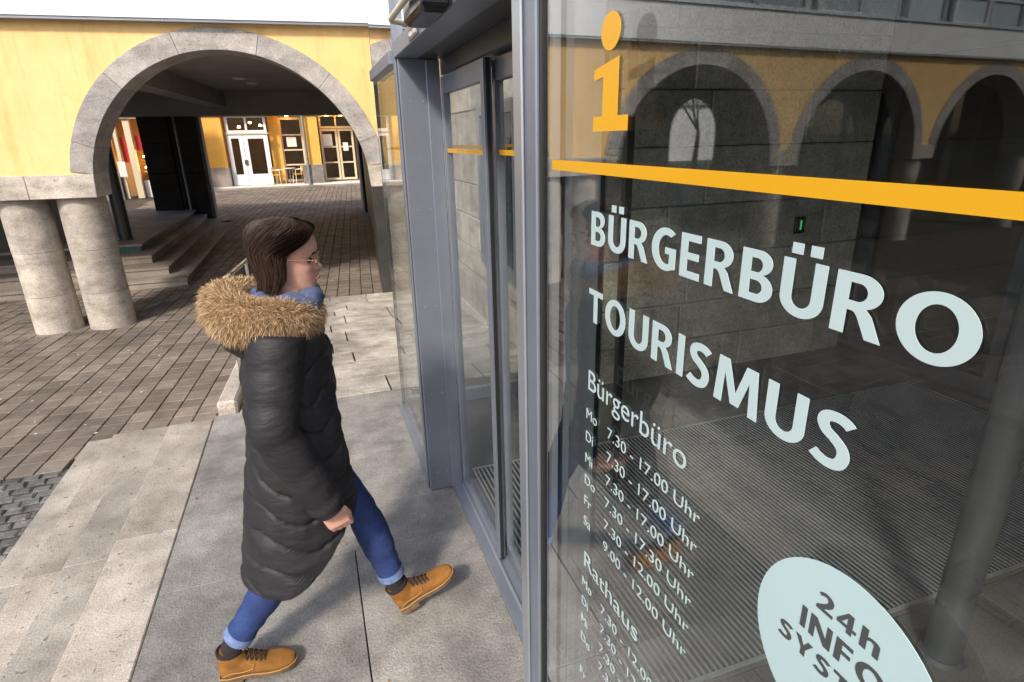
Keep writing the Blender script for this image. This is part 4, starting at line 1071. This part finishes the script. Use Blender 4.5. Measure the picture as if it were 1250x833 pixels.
for k in range(260):
    u0 = rn.random(); v0 = rn.uniform(.05, .6); v1 = min(1.05, v0+rn.uniform(.15, .45)); c0 = H(-.01, 0, .09); vs = []; lift = rn.uniform(.004, .020); du = rn.uniform(-.06, .06)
    for q in range(6):
        p = hairpt(min(1, max(0, u0+du*q/5)), v0+(v1-v0)*q/5); nrm = Vector((p.x-c0.x, p.y-c0.y, (p.z-c0.z)*.4)).normalized(); tan = Vector((0, 0, 1)).cross(nrm).normalized()
        o_ = nrm*(lift*math.sin(q/5*2.2)); vs += [p+o_+tan*.0004, p+o_-tan*.0004]
    hr_.add(vs, [(2*q, 2*q+1, 2*q+3, 2*q+2) for q in range(5)])
obj('hair', hr_, 'hair', per, sm=80)

# scarf inside the hood
m_ = MB(); m_.tube([(-.12+.085*math.cos(q*math.pi/10), 1.995+.10*math.sin(q*math.pi/10), 1.455+.012*math.sin(q*1.7)) for q in range(21)], .042, 12, cap=False); obj('scarf', m_, 'scarf', per, sm=60)

# coat: torso shell with quilted baffles
ct = MB(); NC = 120; NZ = 260
prof = [(1.430, -.115, .070, .095), (1.40, -.125, .095, .150), (1.36, -.135, .118, .190), (1.28, -.14, .138, .197), (1.15, -.145, .150, .190), (1.0, -.15, .160, .190), (.85, -.158, .175, .198), (.70, -.168, .195, .205), (.55, -.180, .215, .212), (.42, -.190, .228, .216)]
def pf_at(z):
    for (z0, *a), (z1, *b) in zip(prof[:-1], prof[1:]):
        if z1 <= z <= z0:
            f_ = (z0-z)/(z0-z1); return [p+(q-p)*f_ for p, q in zip(a, b)]
    return prof[0][1:] if z > prof[0][0] else prof[-1][1:]
def hem(a):
    c_ = math.cos(a)           # 1 = front
    return .425+max(0, c_+.35)**1.5*.17
rings = []
for i in range(NZ+1):
    r_ = []
    for j in range(NC):
        a = 2*math.pi*j/NC; zb = hem(a); z = 1.43+(zb-1.43)*i/NZ
        cx, rx, ry = pf_at(z)
        ph = (z-.03*math.sin(a*2+1)-.012*math.sin(a*5+z*9)+.02*math.cos(a))/.108
        q_ = abs(math.sin(ph*math.pi)); puff = .0135*(q_**.28)-.008
        wr = .005*noise.noise(Vector((math.cos(a)*3, math.sin(a)*3, z*9)))+.0055*(1.15-q_)*noise.noise(Vector((math.cos(a)*11, math.sin(a)*11, z*5)))+.004*noise.noise(Vector((math.cos(a)*2+z*2, math.sin(a)*2, z*26)))+.014*noise.noise(Vector((math.cos(a)*1.3, math.sin(a)*1.3, z*3+7)))
        if i > NZ-4: puff -= .004*(i-NZ+4)
        k = 1.0
        if math.cos(a) > .97: puff -= .008
        puff -= .0055*math.exp(-(q_/.16)**2)
        rr = puff+wr
        r_.append((cx+(rx+rr)*math.cos(a), 1.995+(ry+rr)*math.sin(a), z))
    rings.append(r_)
ct.loft(rings, cap=False)
inner = [[(cx_+(x-cx_)*.93, 1.995+(y-1.995)*.93, z+.012) for (x, y, z) in rings[-1]] for cx_ in (-.18,)][0]
n0 = NC; ct.loft([rings[-1], inner, [(-.18+(x+.18)*.8, 1.995+(y-1.995)*.8, z+.15) for x, y, z in inner]], cap=False)
def sleeve(S, E, W):
    path = []; n_ = 46
    for i in range(n_+1):
        t_ = i/n_
        p = S.lerp(E, t_*2) if t_ < .5 else E.lerp(W, (t_-.5)*2)
        path.append(p)
    for _ in range(6): path = [path[0]]+[(path[i-1]+path[i]*2+path[i+1])/4 for i in range(1, n_)]+[path[-1]]
    rad = []
    for i in range(n_+1):
        t_ = i/n_; base = .092-.030*t_
        rad.append(base+.012*abs(math.sin(t_*5.5*math.pi))**.28-.007-(.012 if i > n_-2 else 0))
    ct.tube(path, rad, 24, sq=.95)
sleeve(SH_R+Vector((.01, .03, .01)), EL_R, WR_R+Vector((.01, 0, -.015))); sleeve(SH_L+Vector((.01, -.03, .01)), EL_L, WR_L)
obj('coat', ct, 'coat', per, sm=75)

# hood thrown back, with fur trim
fb = MB(); fpath = []; frad = []
for q in range(33):
    a = 2*math.pi*q/32; c_, s_ = math.cos(a), math.sin(a)
    fpath.append(Vector((-.175+(.115 if c_ > 0 else .125)*c_, 1.995+.155*s_, 1.435+.012*c_*-1+.018*(1-abs(s_))*(-1 if c_ > 0 else .8))))
    frad.append(.050+.012*(1-c_)*.5)
fb.tube(fpath, frad, 16, cap=False, sq=1.15)
hoodm = MB(); hoodm.loft([[Vector((-.21+r_*math.cos(a_*math.pi/12), 1.995+r_*1.05*math.sin(a_*math.pi/12), z_)) for a_ in range(24)] for r_, z_ in ((.16, 1.46), (.14, 1.40), (.12, 1.33), (.06, 1.27), (.01, 1.25))], cap=False)
hd = obj('hood', hoodm, 'coat', per, sm=60)
fbase = obj('fur_trim', fb, 'fur_base', per, sm=60)
fu = MB(); rn = random.Random(9)
for k in range(44000):
    q = rn.uniform(0, 31.999); i = int(q); f_ = q-i
    c_ = fpath[i].lerp(fpath[i+1], f_); r_ = frad[i]*(1-f_)+frad[i+1]*f_
    t_ = (fpath[i+1]-fpath[i]).normalized(); out = Vector((c_.x+.175, c_.y-1.995, 0)).normalized()
    a = rn.uniform(-2.3, 2.6); nr = out*math.cos(a)+Vector((0, 0, 1))*math.sin(a)
    p = c_+nr*r_*(1.1 if abs(math.sin(a)) > .6 else 1.0)
    L = rn.choice((rn.uniform(.010, .022), rn.uniform(.018, .034))); dv = (nr*.62+t_*rn.uniform(-.5, .5)+Vector((rn.uniform(-.25, .05), rn.uniform(-.2, .2), rn.uniform(-.55, .1)))).normalized()
    sd_ = dv.cross(Vector((rn.uniform(-1, 1), rn.uniform(-1, 1), rn.uniform(-1, 1)))).normalized()*rn.uniform(.0004, .0010)
    m1 = p+dv*L*.55; tip = p+dv*L+Vector((0, 0, -L*.22))
    fu.add([p+sd_, p-sd_, m1-sd_*.8, m1+sd_*.8, tip], [(0, 1, 2, 3), (3, 2, 4)])
fme = bpy.data.meshes.new('fur_hair'); fme.from_pydata(fu.v, [], fu.f); fme.materials.append(MATS['fur'])
obj('fur_hair', fme, 'fur', fbase, kind='stuff')

# jeans
jn = MB()
def leg(h_, k_, a_, r0):
    pts = []; rad = []
    for i in range(25):
        t_ = i/24; p = h_.lerp(k_, t_*2) if t_ < .5 else k_.lerp(a_, (t_-.5)*2); pts.append(p)
        base = .098-.034*min(1, t_*2)-.012*max(0, t_*2-1)
        if .55 < t_ < .8: base += .006
        rad.append(base+.003*math.sin(t_*60)*(1 if t_ > .75 or .42 < t_ < .6 else .3))
    for _ in range(4): pts = [pts[0]]+[(pts[i-1]+pts[i]*2+pts[i+1])/4 for i in range(1, 24)]+[pts[-1]]
    jn.tube(pts, rad, 22)
    return pts
pr_ = leg(HIP_R, KNE_R, ANK_R+Vector((.016, 0, .072)), 0); pl_ = leg(HIP_L, KNE_L, ANK_L+Vector((-.004, 0, .072)), 0)
jn.loft([ell((-.15, 1.995, z), a, b, 24) for z, a, b in ((.84, .10, .15), (.92, .12, .17), (1.0, .12, .165))])
obj('jeans', jn, 'denim', per, sm=70)
for pp_ in (pr_, pl_):
    d_ = (pp_[-1]-pp_[-4]).normalized(); e_ = pp_[-1]
    m_ = MB(); m_.tube([e_-d_*.030, e_-d_*.028, e_+d_*.006, e_+d_*.007], [.050, .0565, .0555, .046], 22); obj('jeans_cuff', m_, 'denim_cuff', per, sm=60)
    m_ = MB(); m_.tube([e_-d_*.03, e_+d_*.03, e_+d_*.055, e_+d_*.07], [.039, .040, .039, .034], 18); obj('sock', m_, 'sock', per, sm=60)
# boots
def boot(heel, pitch, yaw, label):
    Mx = Matrix.Translation(heel) @ Matrix.Rotation(yaw, 4, 'Z') @ Matrix.Rotation(-pitch, 4, 'Y')
    up = MB()
    secs = [(-.004, .016, .045, .08), (.006, .030, .028, .10), (.03, .036, .026, .115), (.07, .036, .026, .115), (.11, .038, .024, .100), (.15, .044, .022, .082), (.19, .048, .022, .070), (.225, .046, .024, .064), (.25, .037, .026, .058), (.268, .020, .030, .050)]
    rings = []
    for x, hw, zb, zt_ in secs:
        rr = []
        for j in range(20):
            a = 2*math.pi*j/20; c_, s_ = math.cos(a), math.sin(a)
            rr.append(Vector((x, hw*math.copysign(abs(c_)**.75, c_), (zb+zt_)/2+(zt_-zb)/2*math.copysign(abs(s_)**.8, s_))))
        rings.append(rr)
    up.loft(rings)
    lean = 0
    up.loft([[Vector((cx+ax*math.cos(2*math.pi*j/20), ay*math.sin(2*math.pi*j/20), z)) for j in range(20)] for z, cx, ax, ay in ((.05, .055, .055, .034), (.09, .052, .057, .038), (.118, .047, .051, .041), (.145, .046, .047, .043))])
    me = remesh('boot', up, .0042, 2)
    me.transform(Mx); b_ = obj('boot', me, 'suede', per)
    so = MB()
    out = [(-.006, .020), (.0, .030), (.03, .038), (.08, .036), (.12, .039), (.17, .049), (.21, .050), (.245, .041), (.268, .022), (.274, 0)]
    pl2 = out+[(x, -y_) for x, y_ in reversed(out[:-1])]
    so.prism(pl2, .012, .030, lambda a, t_, b: Vector((a, b, t_)))
    hp = [(-.006, .020), (.0, .030), (.03, .038), (.078, .036)]; hp = hp+[(x, -y_) for x, y_ in reversed(hp)]
    so.prism(hp, -.006, .0118, lambda a, t_, b: Vector((a, b, t_)))
    for q in range(9):
        x = .125+q*.0155; hw = .040 if q < 7 else .030
        so.box(x, x+.010, -hw, hw, .004, .0119)
    me = so.me('sole'); me.transform(Matrix.Translation((0, 0, 0))); me.transform(Mx @ Matrix.Translation((0, 0, .006))); obj('sole', me, 'sole', b_, bevel=.002)
    la = MB()
    for q in range(5):
        x = .085+q*.016; z = .120-q*.0085
        for s_ in (-1, 1): la.tube([(x, -.026*s_, z-.014), (x+.006, -.012*s_, z+.001), (x+.010, .012*s_, z+.003), (x+.016, .026*s_, z-.016)], .0026, 6)
    me = la.me('laces'); me.transform(Mx); obj('laces', me, 'lace', b_, sm=60)
    se = MB()
    for s_ in (-1, 1):
        se.tube([(.012, s_*.0345, .050), (.045, s_*.0385, .062), (.085, s_*.0395, .058), (.120, s_*.0420, .066), (.128, s_*.0400, .086)], .0016, 6)
    se.tube([(x, y_*1.005, .0375) for x, y_ in pl2]+[(pl2[0][0], pl2[0][1], .0375)], .0022, 6, cap=False)
    me = se.me('stitching'); me.transform(Mx); obj('stitching', me, 'stitch', b_, sm=60)
    ti = MB(); ti.loft([[Vector((cx+ax*math.cos(2*math.pi*j/20), ay*math.sin(2*math.pi*j/20), z)) for j in range(20)] for z, cx, ax, ay in ((.136, .046, .0495, .0455), (.150, .046, .050, .046), (.152, .046, .044, .040), (.134, .046, .036, .030))], cap=False)
    me = ti.me('padded_collar'); me.transform(Mx); obj('padded_collar', me, 'sock', b_, sm=60)
boot(Vector((-.546, 1.945, .0)), 0, RAD(-3), 'a'); boot(Vector((.162, 2.045, .012)), RAD(25), RAD(4), 'b')
